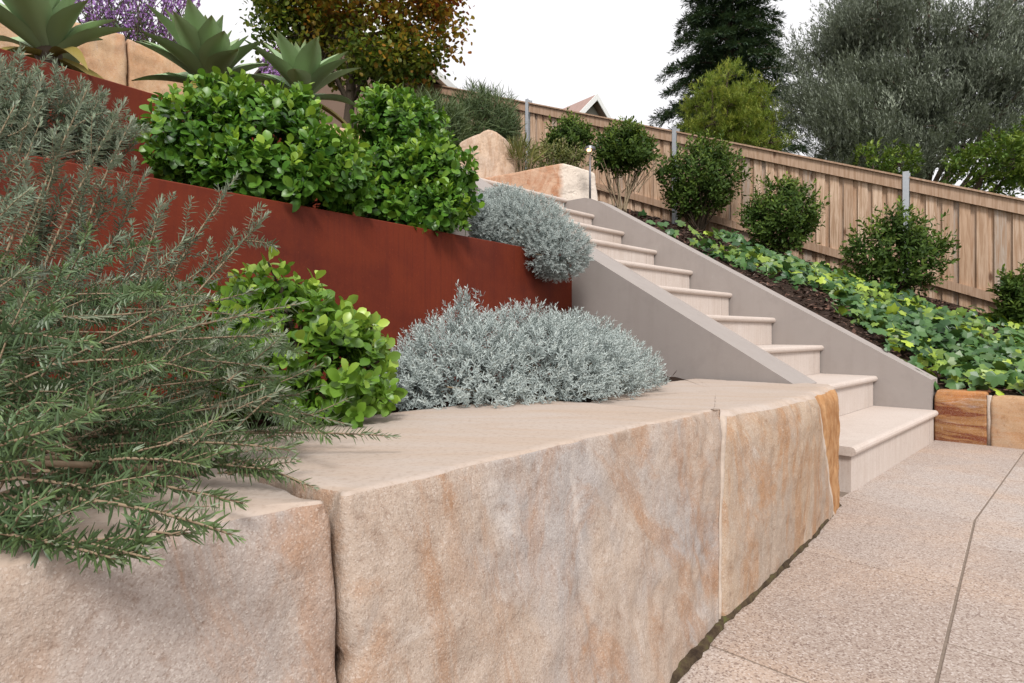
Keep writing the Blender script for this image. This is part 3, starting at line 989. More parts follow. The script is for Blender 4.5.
def boulder(name, label, cen, size, planes, mat, seed=0, group=None, sharp=34, noise_=0.045, yaw=0.0):
    n = 56
    # cube sphere
    g = np.linspace(-1, 1, n)
    Vs, Q = [], []
    off = 0
    for ax in range(3):
        for sg in (-1, 1):
            a, b = np.meshgrid(g, g, indexing='ij')
            c = np.full_like(a, sg)
            pts = [None] * 3
            pts[ax] = c; pts[(ax + 1) % 3] = a if sg > 0 else b; pts[(ax + 2) % 3] = b if sg > 0 else a
            Vs.append(np.stack([p.ravel() for p in pts], 1))
            i, j = np.meshgrid(np.arange(n - 1), np.arange(n - 1), indexing='ij')
            k = (i * n + j).ravel() + off
            Q.append(np.stack([k, k + n, k + n + 1, k + 1], 1))
            off += n * n
    Vs = np.vstack(Vs)
    D = nrm(Vs)
    acc = 0
    for nx, dist in planes:
        c = np.clip(D @ nrm(np.array(nx, float)), 0, None) / dist
        acc = acc + c ** sharp
    r = acc ** (-1.0 / sharp)
    P = D * r[:, None]
    P = P * (1 + noise_ * fbm(P, 2.2, 6, seed)[:, None] - 0.05 * np.clip(np.abs(fbm(P, 3.1, 3, seed + 4)) * -6 + 0.4, 0, 1)[:, None])
    P = P * np.array(size)
    cy, sy = math.cos(yaw), math.sin(yaw)
    P = np.stack([P[:, 0] * cy - P[:, 1] * sy, P[:, 0] * sy + P[:, 1] * cy, P[:, 2]], 1) + cen
    lo = np.array(cen) - np.array([0, 0, size[2]])
    o = link_mesh(name, P, np.vstack(Q), mat, loc=lo, smooth=True)
    return tag(o, label, 'boulder', group)
GB = 'sandstone boulders at the head of the stairs'
# axes: x right, y away
boulder('boulder', 'rounded pale sandstone boulder standing upright at the head of the stairs', at(487, 162, 6.35), (0.315, 0.28, 0.285),
        [((-0.2, -1, 0.1), 0.9), ((0.8, -0.55, 0.1), 0.88), ((-1, 0, 0.25), 0.98), ((-0.45, -0.2, 1), 0.95), ((0.5, 0, 1), 0.88), ((1, 0.4, 0.0), 0.95), ((0, 1, 0), 1), ((0, 0, -1), 1.0)], M['rock_gold'], 3, GB)
boulder('boulder', 'wedge shaped sandstone boulder with a rough rust face behind the top step', at(543, 188, 6.05), (0.56, 0.22, 0.26),
        [((-0.15, -1, 0.12), 0.85), ((0.95, -0.62, 0.05), 0.72), ((-0.40, -0.1, 1), 0.66), ((0.22, 0, 1), 0.84), ((-1, 0, 0.0), 1.15), ((1, 0.5, 0.1), 0.95), ((0, 1, 0), 1), ((0, 0, -1), 1.0)], M['rock_rust'], 8, GB, 40, 0.05)

# ================================================================== STEEL WALLS
def steel(label, fa, b0, b1, ztop, zbot, th=0.010):
    m = MB()
    bb = np.linspace(b0, b1, 30)
    vv = []
    lip = 0.045
    for b in bb:
        a = float(fa(b))
        vv += [W(a, b, zbot), W(a, b, ztop - 0.003), W(a + 0.003, b, ztop), W(a + lip, b, ztop), W(a + lip, b, ztop - th), W(a + th, b, ztop - th), W(a + th, b, zbot)]
    n = 7
    q = []
    for i in range(len(bb) - 1):
        for j in range(n):
            q.append([i * n + j, i * n + (j + 1) % n, (i + 1) * n + (j + 1) % n, (i + 1) * n + j])
    m.add(vv, q=np.array(q)[:, ::-1])
    return tag(m.build('steel_retaining_wall', M['corten'], loc=W(float(fa(b1)), b1, zbot)), label, 'retaining wall', 'rusted steel retaining walls')
steel('rust red steel retaining wall running behind the lower plants to the stair wall', cor_a, -7, -1.787, 1.017, 0.40)
steel('rust red steel retaining wall below the agaves, the higher of the two', cor2_a, -7, -2.2, 1.50, 0.95)

# ================================================================== FENCE
FK0, FK1 = -5.2, 2.6
def fpos(k, off=0.0):                        # point on the fence line; off = towards the garden
    p = np.array([3.56 + 1.43 * k, 7.35 - 1.17 * k, 0])
    return p + off * nrm(np.array([-1.17, -1.43, 0]))
def ftop(k):
    return 2.765 - 0.732 * k
fe = thing('paling_fence', 'stepped timber paling fence with steel posts along the top of the bank', 'fence', np.append(fpos(0)[:2], 1.4))
fe['label'] = 'sloping timber paling fence with galvanised posts behind the ivy bank'
posts = [-3.70, -2.29, -0.893, 0.567, 2.02]
ends = [FK0] + posts + [FK1]
per = 1.848
def fb(mb, k0, k1, o0, o1, zt0, zt1, **kw):   # bar along the fence, heights measured from the fence top
    p = []
    for k, o, zz in ((k0, o1, zt0), (k1, o1, zt0), (k1, o0, zt0), (k0, o0, zt0), (k0, o1, zt1), (k1, o1, zt1), (k1, o0, zt1), (k0, o0, zt1)):
        q = fpos(k, o)
        p.append([q[0], q[1], ftop(k) + zz])
    mb.add(p, q=[[0, 3, 2, 1], [4, 5, 6, 7], [0, 1, 5, 4], [1, 2, 6, 5], [2, 3, 7, 6], [3, 0, 4, 7]], **kw)
for i in range(len(ends) - 1):
    k0, k1 = ends[i] + 0.018, ends[i + 1] - 0.018
    mb = MB()
    n = int(round((k1 - k0) * per / 0.148))
    w = (k1 - k0) / n
    for j in range(n):
        c = k0 + j * w
        grey = 1.0 if rng.random() < 0.13 else rng.random() * 0.35
        fb(mb, c, c + w * 0.66, 0.0, 0.016, -1.28 + 0.02 * rng.random(), -0.045, tint=rng.random(), tip=grey)
        grey = 1.0 if rng.random() < 0.2 else rng.random() * 0.5
        fb(mb, c + w * 0.54, c + w * 1.10, -0.018, -0.003, -1.28, -0.05, tint=0.75 + 0.25 * rng.random(), tip=grey)  # recessed back boards: shade of the recess put into a darker tint
    mb.build('paling_panel', M['paling'], fe)
    mb = MB(); fb(mb, k0, k1, 0.017, 0.052, -0.155, -0.022, tint=rng.random()); mb.build('top_rail', M['rail'], fe)
    mb = MB(); fb(mb, k0, k1, 0.017, 0.055, -1.115, -1.02, tint=rng.random()); mb.build('bottom_rail', M['rail'], fe)
    mb = MB(); fb(mb, k0, k1, -0.05, 0.075, -0.020, 0.0, tint=rng.random()); mb.build('capping', M['rail'], fe)
for k in posts:
    p, z = fpos(k, 0.03), ftop(k)
    mb = MB()
    d = nrm(np.array([1.43, -1.17, 0])); nn = nrm(np.array([-1.17, -1.43, 0]))
    def fr(x, y, zz):
        return np.array([p[0], p[1], 0]) + d * x + nn * y + Z * zz
    # H section: two flanges and a web
    mb.box((-0.030, 0.030, z - 1.5), (0.030, 0.038, z + 0.05), fr)
    mb.box((-0.030, -0.075, z - 1.5), (0.030, -0.067, z + 0.05), fr)
    mb.box((-0.004, -0.067, z - 1.5), (0.004, 0.030, z + 0.05), fr)
    mb.build('post', M['galv'], fe)

# ================================================================== PATH LIGHT
lp = at(590, 185, 5.75)
la, lb_ = AB(lp[0], lp[1])
lg = float(bank_z(np.array([la]), np.array([lb_]))[0]) - lp[2]
lt = thing('path_light', 'slim lit garden path light standing beside the wedge shaped boulder', 'garden light', (lp[0], lp[1], lp[2] + lg))
m = MB(); m.tube([lp + [0, 0, lg - 0.02], lp + [0, 0, 0.335]], 0.010, 10); m.build('pole', M['lampmetal'], lt, smooth=True)
m = MB(); m.tube([lp + [0, 0, lg - 0.02], lp + [0, 0, lg + 0.03], lp + [0, 0, lg + 0.045]], [0.028, 0.026, 0.012], 12); m.build('base', M['lampmetal'], lt)
m = MB(); m.tube([lp + [0, 0, 0.335], lp + [0, 0, 0.36], lp + [0, 0, 0.375]], [0.055, 0.05, 0.012], 18); m.build('shade', M['lampmetal'], lt)
m = MB(); m.tube([lp + [-0.012, -0.02, 0.318], lp + [-0.012, -0.02, 0.334]], 0.02, 14); m.build('lens', M['glow'], lt)
pl = bpy.data.lights.new('path_lamp', 'POINT'); pl.energy = 0.3; pl.color = (1, 0.6, 0.3); pl.shadow_soft_size = 0.03
plo = bpy.data.objects.new('path_lamp', pl); plo.location = (-0.012, -0.05, 0.33 - lg); C.objects.link(plo); plo.parent = lt

# ================================================================== HOUSES
def house(name, label, o, ang, L, D, zb, ze, zr, roofm, wallm, over=0.35):
    """o: one eave corner at ground, length L along ang, depth D; gables at both ends of L"""
    d = np.array([math.cos(ang), math.sin(ang), 0]); e = np.array([-math.sin(ang), math.cos(ang), 0])
    o = np.array([o[0], o[1], 0.0])
    f = lambda x, y, z: o + d * x + e * y + Z * z
    h = thing(name, label, 'house', f(L / 2, D / 2, zb))
    m = MB()
    m.box((0, 0, zb), (L, D, ze), f)
    for x in (0, L):
        p = [f(x, 0, ze), f(x, D, ze), f(x, D / 2, zr - 0.05)]
        m.add(p, t=[[0, 1, 2]])
    m.build('wall', wallm, h)
    m = MB()
    sl_ = (zr - ze) / (D / 2)
    for s_ in (0, 1):
        ys = [-over, D / 2] if s_ == 0 else [D + over, D / 2]
        zs = [ze - over * sl_, zr]
        nseg = 14
        vv = []
        for x in (-over, L + over):
            for t_ in np.linspace(0, 1, nseg):
                vv.append(f(x, ys[0] + (ys[1] - ys[0]) * t_, zs[0] + (zs[1] - zs[0]) * t_ + 0.02))
        for x in (-over, L + over):
            for t_ in np.linspace(0, 1, nseg):
                vv.append(f(x, ys[0] + (ys[1] - ys[0]) * t_, zs[0] + (zs[1] - zs[0]) * t_ + 0.10))
        q = []
        for i in range(nseg - 1):
            q.append([i, i + 1, nseg + i + 1, nseg + i])
            q.append([2 * nseg + i, 3 * nseg + i, 3 * nseg + i + 1, 2 * nseg + i + 1])
        q.append([0, nseg, 3 * nseg, 2 * nseg])
        m.add(vv, q=q)
    m.build('roof', roofm, h)
    for x in (-over - 0.04, L + over + 0.002):
        m = MB()
        for s_ in (0, 1):
            ya = -over if s_ == 0 else D + over
            p = []
            for xx in (x, x + 0.04):
                p += [f(xx, ya, ze - over * sl_ - 0.16), f(xx, D / 2, zr - 0.16), f(xx, D / 2, zr + 0.12), f(xx, ya, ze - over * sl_ + 0.12)]
            m.add(p, q=[[0, 1, 2, 3], [4, 7, 6, 5], [0, 4, 5, 1], [1, 5, 6, 2], [2, 6, 7, 3], [3, 7, 4, 0]])
        m.build('bargeboard', M['white'], h)
    m = MB()
    m.box((-over, -over - 0.10, ze - over * sl_ - 0.05), (L + over, -over - 0.002, ze - over * sl_ + 0.09), f)
    m.build('gutter', M['white'], h)
    return h, f
e0, e1 = at(463, 85, 13.2), at(400, 64, 10.6)
ang = math.atan2(e0[1] - e1[1], e0[0] - e1[0])
h, f = house('house', 'grey tiled house with white gutter behind the fence and the autumn tree', e1 - 0.0 * e1, ang, float(np.linalg.norm((e0 - e1)[:2])), 2.8, 3.6, e1[2] + 0.25, e1[2] + 1.3, M['rooftile'], M['wallbrown'])
m = MB(); m.tube([f(1.3, -0.28, 3.7), f(1.3, -0.28, e1[2] + 0.0)], 0.045, 8); m.build('downpipe', M['white'], h)
ap = at(590, 97, 26)
g_ang = R(128)
gd = np.array([math.cos(g_ang), math.sin(g_ang), 0]); ge = np.array([-math.sin(g_ang), math.cos(g_ang), 0])
D2 = 5.0
o2 = ap - ge * D2 / 2
h, f = house('house', 'distant house with a white gable and red tiled roof just above the fence', o2, g_ang, 8.0, D2, 5.0, ap[2] - 2.55, ap[2] - 0.1, M['redroof'], M['wallcream'], 0.4)
m = MB(); m.add([f(-0.012, D2 / 2 - 0.6, ap[2] - 2.0), f(-0.012, D2 / 2 + 0.6, ap[2] - 2.0), f(-0.012, D2 / 2 + 0.25, ap[2] - 1.0), f(-0.012, D2 / 2 - 0.25, ap[2] - 1.0)], q=[[0, 1, 2, 3]]); m.build('gable_vent', M['glass'], h)

# ================================================================== PLANTS
def shell(ells, n, depth=(0.75, 1.0), zmin=None, rough=0.12, freq=4.0, seed=0, clear=True):
    """points and outward directions on a union of ellipsoids with an uneven surface"""
    ells = [(np.array(c, float), np.array(r, float)) for c, r in ells]
    area = np.array([(r[0] * r[1] + r[1] * r[2] + r[0] * r[2]) for c, r in ells])
    cnt = rng.multinomial(n, area / area.sum())
    PP, NN, DD = [], [], []
    for (c, r), k in zip(ells, cnt):
        d = rvec(k)
        s = rng.uniform(depth[0] ** 3, depth[1] ** 3, k) ** (1 / 3)
        w = 1 + rough * fbm(d * 1.0 + c, freq, 3, seed)
        P = c + d * r * (s * w)[:, None]
        N = nrm(d / r)
        ok = np.ones(k, bool)
        if clear:
            for c2, r2 in ells:
                if c2 is c:
                    continue
                ok &= (((P - c2) / r2) ** 2).sum(1) > depth[0] ** 2
        if zmin is not None:
            ok &= P[:, 2] > (zmin(P) if callable(zmin) else zmin)
        PP.append(P[ok]); NN.append(N[ok]); DD.append(s[ok])
    return np.vstack(PP), np.vstack(NN), np.concatenate(DD)

def tufts(mb, tpl, P, N, leaves, length, size, spread, tipp=0.0, up=0.4, tint_sd=0.25, phase=2.4, tips=None):
    """a short shoot of spirally set leaves at every point"""
    n = len(P)
    ax = nrm(N + up * Z + 0.35 * rng.normal(size=(n, 3)))
    ref = nrm(np.cross(ax, rvec(n)))
    ref2 = np.cross(ax, ref)
    tb = np.clip(rng.normal(0.5, tint_sd, n), 0, 1)
    ph = rng.random(n) * 6.28
    sc = rng.uniform(0.65, 1.22, n)
    for i in range(leaves):
        t_ = i / max(1, leaves - 1)
        an = ph + phase * i
        rad = ref * np.cos(an)[:, None] + ref2 * np.sin(an)[:, None]
        sp = spread[0] * (1 - t_) + spread[1] * t_
        d = nrm(ax * math.cos(sp) + rad * math.sin(sp) + 0.12 * rng.normal(size=(n, 3)))
        nn = nrm(ax * math.sin(sp) - rad * math.cos(sp))
        tp = np.clip(tipp * t_ ** 2 * (tips if tips is not None else 1.0), 0, 1)
        place(mb, tpl, P + ax * (length * (t_ - 0.8) * sc)[:, None], d, nn, size * sc * rng.uniform(0.68, 1.2, n) * (1 - 0.25 * t_),
              np.clip(tb + rng.normal(0, 0.12, n), 0, 1), np.broadcast_to(tp, (n,)))

def stems(mb, base, ends, r=0.006, sag=0.0):
    for e in ends:
        b = base + rng.normal(size=3) * [0.03, 0.03, 0]
        mid = (b + e) / 2 + rng.normal(size=3) * 0.03 + [0, 0, sag]
        t_ = np.linspace(0, 1, 7)[:, None]
        mb.tube((1 - t_) ** 2 * b + 2 * t_ * (1 - t_) * mid + t_ ** 2 * e, np.linspace(r, r * 0.4, 7), 5, cap=False)

# --- rosemary: whole shoots with paired needles
NEEDLE = blade(0.20, 0.45, 0.55, 0.6, 0.25, 0.06)
NEEDLE_UP = blade(0.22, 0.4, 0.55, 0.6, 0.3, 0.05)
def shoot(lf, sm, p0, p1, sag=0.0, tpl=None, r0=0.0022, gap=0.0042, nl=0.021, per_=3, bare=0.15, spread=1.0, tipb=0.0, wob=0.012):
    p0, p1 = np.array(p0, float), np.array(p1, float)
    L = np.linalg.norm(p1 - p0)
    n = max(8, int(L / gap))
    t_ = np.linspace(0, 1, n)
    ctrl = (p0 + p1) / 2 + np.array([0, 0, sag]) + rng.normal(size=3) * wob
    pts = ((1 - t_) ** 2)[:, None] * p0 + (2 * t_ * (1 - t_))[:, None] * ctrl + (t_ ** 2)[:, None] * p1
    k = max(5, int(L / 0.03))
    ii = np.unique(np.linspace(0, n - 1, k).astype(int))
    sm.tube(pts[ii], np.linspace(r0, r0 * 0.35, len(ii)), 5, cap=False)
    tg = nrm(np.gradient(pts, axis=0))
    m = t_ > bare
    pts, tg, tt = pts[m], tg[m], t_[m]
    n = len(pts)
    ref = nrm(np.cross(tg, np.array([0.23, 0.41, 0.88])))
    ref2 = np.cross(tg, ref)
    tone = np.clip(rng.normal(0.5, 0.2), 0.1, 0.9)
    for j in range(per_):
        an = np.arange(n) * 1.57 + j * (2 * math.pi / per_) + rng.normal(0, 0.45, n)
        rad = ref * np.cos(an)[:, None] + ref2 * np.sin(an)[:, None]
        sp = (spread * (1.05 - 0.45 * tt ** 3)) + rng.normal(0, 0.16, n)
        end = np.clip((tt - 0.93) / 0.07, 0, 1)
        sp = sp * (1 - 0.55 * end)
        d = tg * np.cos(sp)[:, None] + rad * np.sin(sp)[:, None]
        nn = tg * np.sin(sp)[:, None] - rad * np.cos(sp)[:, None]
        s = nl * rng.uniform(0.65, 1.15, n) * (1 - 0.35 * end)
        keep = rng.random(n) > 0.12
        place(lf, tpl or NEEDLE, (pts + tg * 0.001)[keep], d[keep], nn[keep], s[keep], np.clip(tone + rng.normal(0, 0.18, n), 0, 1)[keep], np.clip(tipb * tt ** 3 + 0.25 * end, 0, 1)[keep])
def side_shoots(lf, sm, p0, p1, k, ln, **kw):
    p0, p1 = np.array(p0), np.array(p1)
    ax = nrm(p1 - p0)
    for i in range(k):
        t_ = rng.uniform(0.25, 0.85)
        b = p0 + (p1 - p0) * t_
        d = nrm(ax * 0.9 + rng.normal(size=3) * [0.45, 0.45, 0.3] + np.array([0, 0, 0.15]))
        d[1] = max(d[1], -0.15)
        if b[2] < 0.52:
            d[2] = max(d[2], 0.0)
        shoot(lf, sm, b, b + d * ln * rng.uniform(0.5, 1.1), r0=0.0013, bare=0.05, **kw)

# near rosemary spilling over the blocks
ro = thing('rosemary_bush', 'dense dark green rosemary spilling over the nearest sandstone block', 'rosemary', at(60, 505, 0.62) * [1, 1, 0] + [0, 0.15, 0.44], 'rosemary bushes')
lf, sm = MB(), MB()
near = [  # base px,y,depth -> tip px,y,depth, sag
    ((-30, 500, 0.52), (236, 536, 0.455), 0.012), ((-60, 520, 0.52), (120, 560, 0.44), 0.01), ((20, 470, 0.62), (243, 503, 0.56), 0.02),
    ((60, 450, 0.70), (313, 487, 0.66), 0.03), ((120, 440, 0.8), (394, 436, 0.86), 0.02), ((110, 420, 0.85), (346, 424, 0.88), 0.02),
    ((90, 430, 0.85), (318, 366, 0.88), 0.0), ((0, 440, 0.62), (208, 345, 0.70), 0.0), ((-40, 470, 0.55), (75, 418, 0.56), 0.01),
    ((60, 440, 0.72), (232, 420, 0.70), 0.02), ((0, 430, 0.65), (150, 405, 0.62), 0.01), ((-50, 460, 0.5), (50, 430, 0.47), 0.01),
    ((-20, 420, 0.7), (150, 335, 0.80), 0.0), ((120, 420, 0.9), (300, 395, 0.9), 0.02), ((50, 410, 0.85), (255, 330, 0.95), 0.0),
    ((-70, 490, 0.5), (120, 500, 0.5), 0.02), ((-60, 515, 0.50), (150, 558, 0.445), 0.012), ((40, 460, 0.66), (290, 450, 0.66), 0.02),
    ((-40, 450, 0.56), (60, 455, 0.50), 0.02), ((60, 470, 0.62), (200, 465, 0.58), 0.02), ((90, 450, 0.7), (275, 470, 0.66), 0.02), ((-90, 530, 0.50), (60, 545, 0.45), 0.015)]
for b, e, sg in near:
    p0, p1 = at(*b), at(*e)
    shoot(lf, sm, p0, p1, sg, r0=0.0024, gap=0.0050, nl=0.0155, per_=4, bare=0.1, spread=1.2, tipb=0.4)
    side_shoots(lf, sm, p0, p1 + (p1 - p0) * -0.1, 4, 0.09, nl=0.0145, per_=4, gap=0.0050, spread=1.2, tipb=0.4)
# body of the bush
nb = 290
for i in range(nb):
    px_, Yd = rng.uniform(-150, 285), rng.uniform(0.50, 1.02)
    X = (px_ - 512) / FPX * Yd
    zc = 0.47 + rng.random() ** 1.2 * (0.22 if px_ < 150 else 0.14) * (0.55 + 0.6 * min(1, (Yd - 0.45) / 0.4))
    p0 = np.array([X, Yd, zc])
    a_, b_ = AB(X, Yd)
    d = nrm(np.array([0.85, -0.12, 0.15]) + rng.normal(size=3) * [0.45, 0.5, 0.30])
    ln = rng.uniform(0.10, 0.20)
    p1 = p0 + d * ln
    if p1[2] < 0.475:
        p1[2] = 0.475 + rng.random() * 0.02
    yy = YH - (p1[2] - EYE) * FPX / p1[1]
    xx = 512 + FPX * p1[0] / p1[1]
    a1, b1 = AB(p1[0], p1[1])
    if a1 < -0.03 or (xx > 300 and p1[2] > 0.50) or xx > 335 or p1[1] < 0.40:
        continue
    if yy > (515 if xx < 110 else 468 if xx < 260 else 445):
        continue
    shoot(lf, sm, p0, p1, 0.01, r0=0.0016, gap=0.0052, nl=0.0145, per_=4, bare=0.0, spread=1.25, tipb=0.5 * rng.random())
lf.build('foliage', M['rosemary'], ro)
stems(sm, np.array(ro.location), [at(*b) for b, e, s_ in near], 0.006)
sm.build('stem', M['stem'], ro, smooth=True)

# upright grey rosemary before the steel wall
rb = at(40, 445, 1.0)
ru = thing('rosemary_bush', 'tall open grey green rosemary with pale stems rising before the lower steel wall', 'rosemary', (rb[0], rb[1], 0.43), 'rosemary bushes')
lf, sm = MB(), MB()
tall = [((105, 380, 1.1), (236, 176, 1.18), 0.0), ((130, 370, 1.1), (267, 214, 1.2), 0.0), ((95, 360, 1.15), (161, 199, 1.2), 0.0), ((60, 370, 1.05), (148, 170, 1.12), 0.0),
        ((40, 380, 1.0), (132, 120, 1.08), 0.0), ((10, 380, 1.0), (66, 178, 1.05), 0.0), ((0, 380, 0.95), (125, 102, 1.02), 0.02), ((-20, 360, 0.95), (88, 88, 1.0), 0.0),
        ((-30, 360, 0.95), (42, 78, 1.0), 0.0), ((-60, 370, 0.9), (3, 60, 0.98), 0.0), ((20, 380, 1.0), (45, 210, 1.02), 0.0), ((70, 350, 1.1), (200, 235, 1.15), 0.0),
        ((100, 350, 1.12), (230, 250, 1.18), 0.0), ((-40, 340, 0.85), (28, 165, 0.88), 0.0), ((-70, 330, 0.8), (20, 195, 0.80), 0.0), ((30, 340, 1.0), (110, 190, 1.06), 0.0),
        ((130, 370, 1.1), (200, 300, 1.1), 0.0), ((0, 360, 0.9), (105, 250, 0.95), 0.0), ((150, 380, 1.08), (262, 330, 1.1), 0.0), ((50, 370, 1.0), (90, 160, 1.1), 0.0), ((-30, 300, 0.9), (15, 105, 0.95), 0.0),
        ((-70, 300, 0.95), (-10, 95, 0.95), 0), ((20, 300, 1.0), (70, 130, 1.03), 0)]
for b, e, sg in tall:
    p0, p1 = at(*b), at(*e)
    shoot(lf, sm, p0, p1, sg + 0.01, r0=0.0030, gap=0.0056, nl=0.0175, per_=4, bare=0.22, tpl=NEEDLE_UP, spread=1.3, tipb=0.2, wob=0.02)
    side_shoots(lf, sm, p0, p1, 4, 0.10, tpl=NEEDLE_UP, nl=0.0155, per_=4, gap=0.0052, spread=1.3, tipb=0.2)
for i in range(36):
    px_, Yd = rng.uniform(-90, 200), rng.uniform(0.85, 1.2)
    yy = rng.uniform(290, 400)
    p0 = at(px_, yy, Yd)
    d = nrm(np.array([0.5, 0.0, 0.75]) + rng.normal(size=3) * [0.35, 0.3, 0.25])
    p1 = p0 + d * rng.uniform(0.07, 0.16)
    if p1[1] > 1.25:
        continue
    shoot(lf, sm, p0, p1, 0.0, r0=0.0015, gap=0.005, nl=0.018, per_=4, bare=0.0, spread=1.1, tipb=0.2)
lf.build('foliage', M['rosemary_grey'], ru)
for b, e, s_ in tall:
    stems(sm, np.array(ru.location) + [rng.uniform(-0.1, 0.15), rng.uniform(-0.1, 0.1), 0], [at(*b)], 0.005)
sm.build('stem', M['twig'], ru, smooth=True)

# rosemary in the middle bed
rb = at(-10, 150, 1.5)
ru = thing('rosemary_bush', 'dense grey green rosemary cushion between the two steel walls at far left', 'rosemary', (rb[0], rb[1], 0.985), 'rosemary bushes')
lf, sm = MB(), MB()
Pm, Nm, _ = shell([(at(-5, 115, 1.5), (0.20, 0.12, 0.13)), (at(62, 120, 1.55), (0.13, 0.1, 0.10)), (at(105, 140, 1.6), (0.07, 0.07, 0.06))], 330, (0.3, 1.0), 0.98)
for p, nn_ in zip(Pm, Nm):
    d = nrm(nn_ * 0.6 + np.array([0.3, -0.1, 0.6]) + rng.normal(size=3) * 0.3)
    shoot(lf, sm, p - d * 0.05, p + d * rng.uniform(0.02, 0.07), 0, r0=0.0013, gap=0.0055, nl=0.018, per_=4, bare=0.0, spread=1.05, tipb=0.2)
lf.build('foliage', M['rosemary_grey'], ru)
stems(sm, np.array(ru.location), list(Pm[::12]), 0.005)
sm.build('stem', M['twig'], ru, smooth=True)

# --- silver cushions
SILV = blade(0.26, 0.3, 0.6, 0.5, 0.4, 0.08)
def silver(name, label, ells, n, base, zmin, spikes=()):
    o = thing(name, label, 'silver bush', base, 'silver leaved cushion bushes')
    lf = MB()
    P, N, D = shell(ells, n, (0.84, 1.03), zmin, 0.09, 7.0, 3)
    tufts(lf, SILV, P, N, 13, 0.030, 0.0125, (1.25, 0.4), 0.8, 0.45, 0.22)
    P, N, D = shell(ells, n // 3, (0.5, 0.82), zmin, 0.1, 5.0, 3)
    tufts(lf, SILV, P, N, 9, 0.04, 0.02, (1.2, 0.5), 0.2, 0.5, 0.2)
    for p, q in spikes:
        for t_ in np.linspace(0, 1, 7):
            pp = np.array(p) * (1 - t_) + np.array(q) * t_
            k = int(12 * (1 - t_)) + 2
            pts = pp + rng.normal(size=(k, 3)) * 0.022 * (1.2 - t_)
            tufts(lf, SILV, pts, np.tile(Z, (k, 1)) + rng.normal(size=(k, 3)) * 0.5, 12, 0.032, 0.014, (1.15, 0.35), 0.8, 0.6, 0.2)
    lf.build('foliage', M['silver'], o)
    sm = MB()
    P, N, D = shell(ells, 40, (0.6, 0.9), zmin)
    stems(sm, np.array(base), list(P), 0.005)
    sm.build('stem', M['twig'], o, smooth=True)
    return o
silver('silver_bush', 'broad silver grey cushion bush on the ledge below the rust red wall',
       [((-0.125, 1.62, 0.45), (0.23, 0.25, 0.235)), ((0.03, 1.72, 0.45), (0.26, 0.26, 0.255)), ((0.18, 1.88, 0.44), (0.24, 0.24, 0.255)), ((0.32, 2.04, 0.42), (0.20, 0.20, 0.215)), ((-0.25, 1.52, 0.45), (0.11, 0.14, 0.14))],
       12000, (0.1, 1.8, 0.43), 0.455, [(at(464, 312, 1.62), at(465, 293, 1.63))])
silver('silver_bush', 'silver grey cushion bush drooping over the steel wall beside the stairs',
       [(at(525, 225, 2.95), (0.25, 0.22, 0.19)), (at(500, 212, 3.05), (0.16, 0.2, 0.14)), (at(562, 252, 2.80), (0.14, 0.16, 0.14)), (at(482, 222, 2.85), (0.09, 0.13, 0.14))],
       2300, (at(525, 225, 2.95)[0], 2.98, 0.99), lambda P: np.where(AB3(P) > 0, 1.0, 0.80)) if False else None
def over_wall(P):
    """floor of a plant that hangs over the lower steel wall: soil behind it, open air in front"""
    a = (P - P1) @ U
    b = (P - P1) @ V
    return np.where(a > cor_a(b) - 0.01, 0.99, 0.6) + np.where(np.abs(a - cor_a(b)) < 0.02, 0.04, 0) * (P[:, 2] < 1.03)
def wing_ok(P):
    b = (P - P1) @ V
    return np.where(b > -1.80, 9.0, over_wall(P))
silver('silver_bush', 'silver grey cushion bush drooping over the steel wall beside the stairs',
       [(at(522, 228, 2.90), (0.24, 0.20, 0.17)), (at(503, 212, 3.05), (0.16, 0.2, 0.13)), (at(556, 250, 2.80), (0.17, 0.15, 0.145)), (at(482, 222, 2.80), (0.07, 0.12, 0.13))],
       5200, (at(525, 225, 2.95)[0], 2.95, 0.99), wing_ok)

# --- round glossy leaves
ROUND = oval(0.66, -0.22, 0.22, 0.62, 0.10)
def glossy(label, ells, n, base, zmin, mat, size, leaves=8, length=0.05, tipp=0.9, spikes=(), rough=0.25):
    o = thing('round_leaved_shrub', label, 'shrub', base, 'round leaved green shrubs')
    lf = MB()
    P, N, D = shell(ells, n, (0.82, 1.05), zmin, rough, 5.0, 5)
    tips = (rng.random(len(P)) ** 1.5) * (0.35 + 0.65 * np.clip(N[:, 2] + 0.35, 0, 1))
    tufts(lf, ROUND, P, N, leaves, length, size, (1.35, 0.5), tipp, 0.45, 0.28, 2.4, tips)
    P, N, D = shell(ells, n // 2, (0.5, 0.85), zmin, rough, 5.0, 5)
    tufts(lf, ROUND, P, N, leaves - 2, length, size, (1.4, 0.8), 0.0, 0.3, 0.2)
    for p, q in spikes:
        p, q = np.array(p), np.array(q)
        for t_ in np.linspace(0, 1, 4):
            tufts(lf, ROUND, (p * (1 - t_) + q * t_)[None], nrm(q - p)[None], leaves, length, size, (1.3, 0.5), tipp, 0.1, 0.1, 2.4, np.array([0.6 + 0.4 * t_]))
    lf.build('foliage', mat, o, smooth=True)
    sm = MB()
    P, N, D = shell(ells, 46, (0.6, 0.95), zmin)
    stems(sm, np.array(base), list(P) + [np.array(q) for p, q in spikes], 0.006)
    sm.build('stem', M['dark_stem'], o, smooth=True)
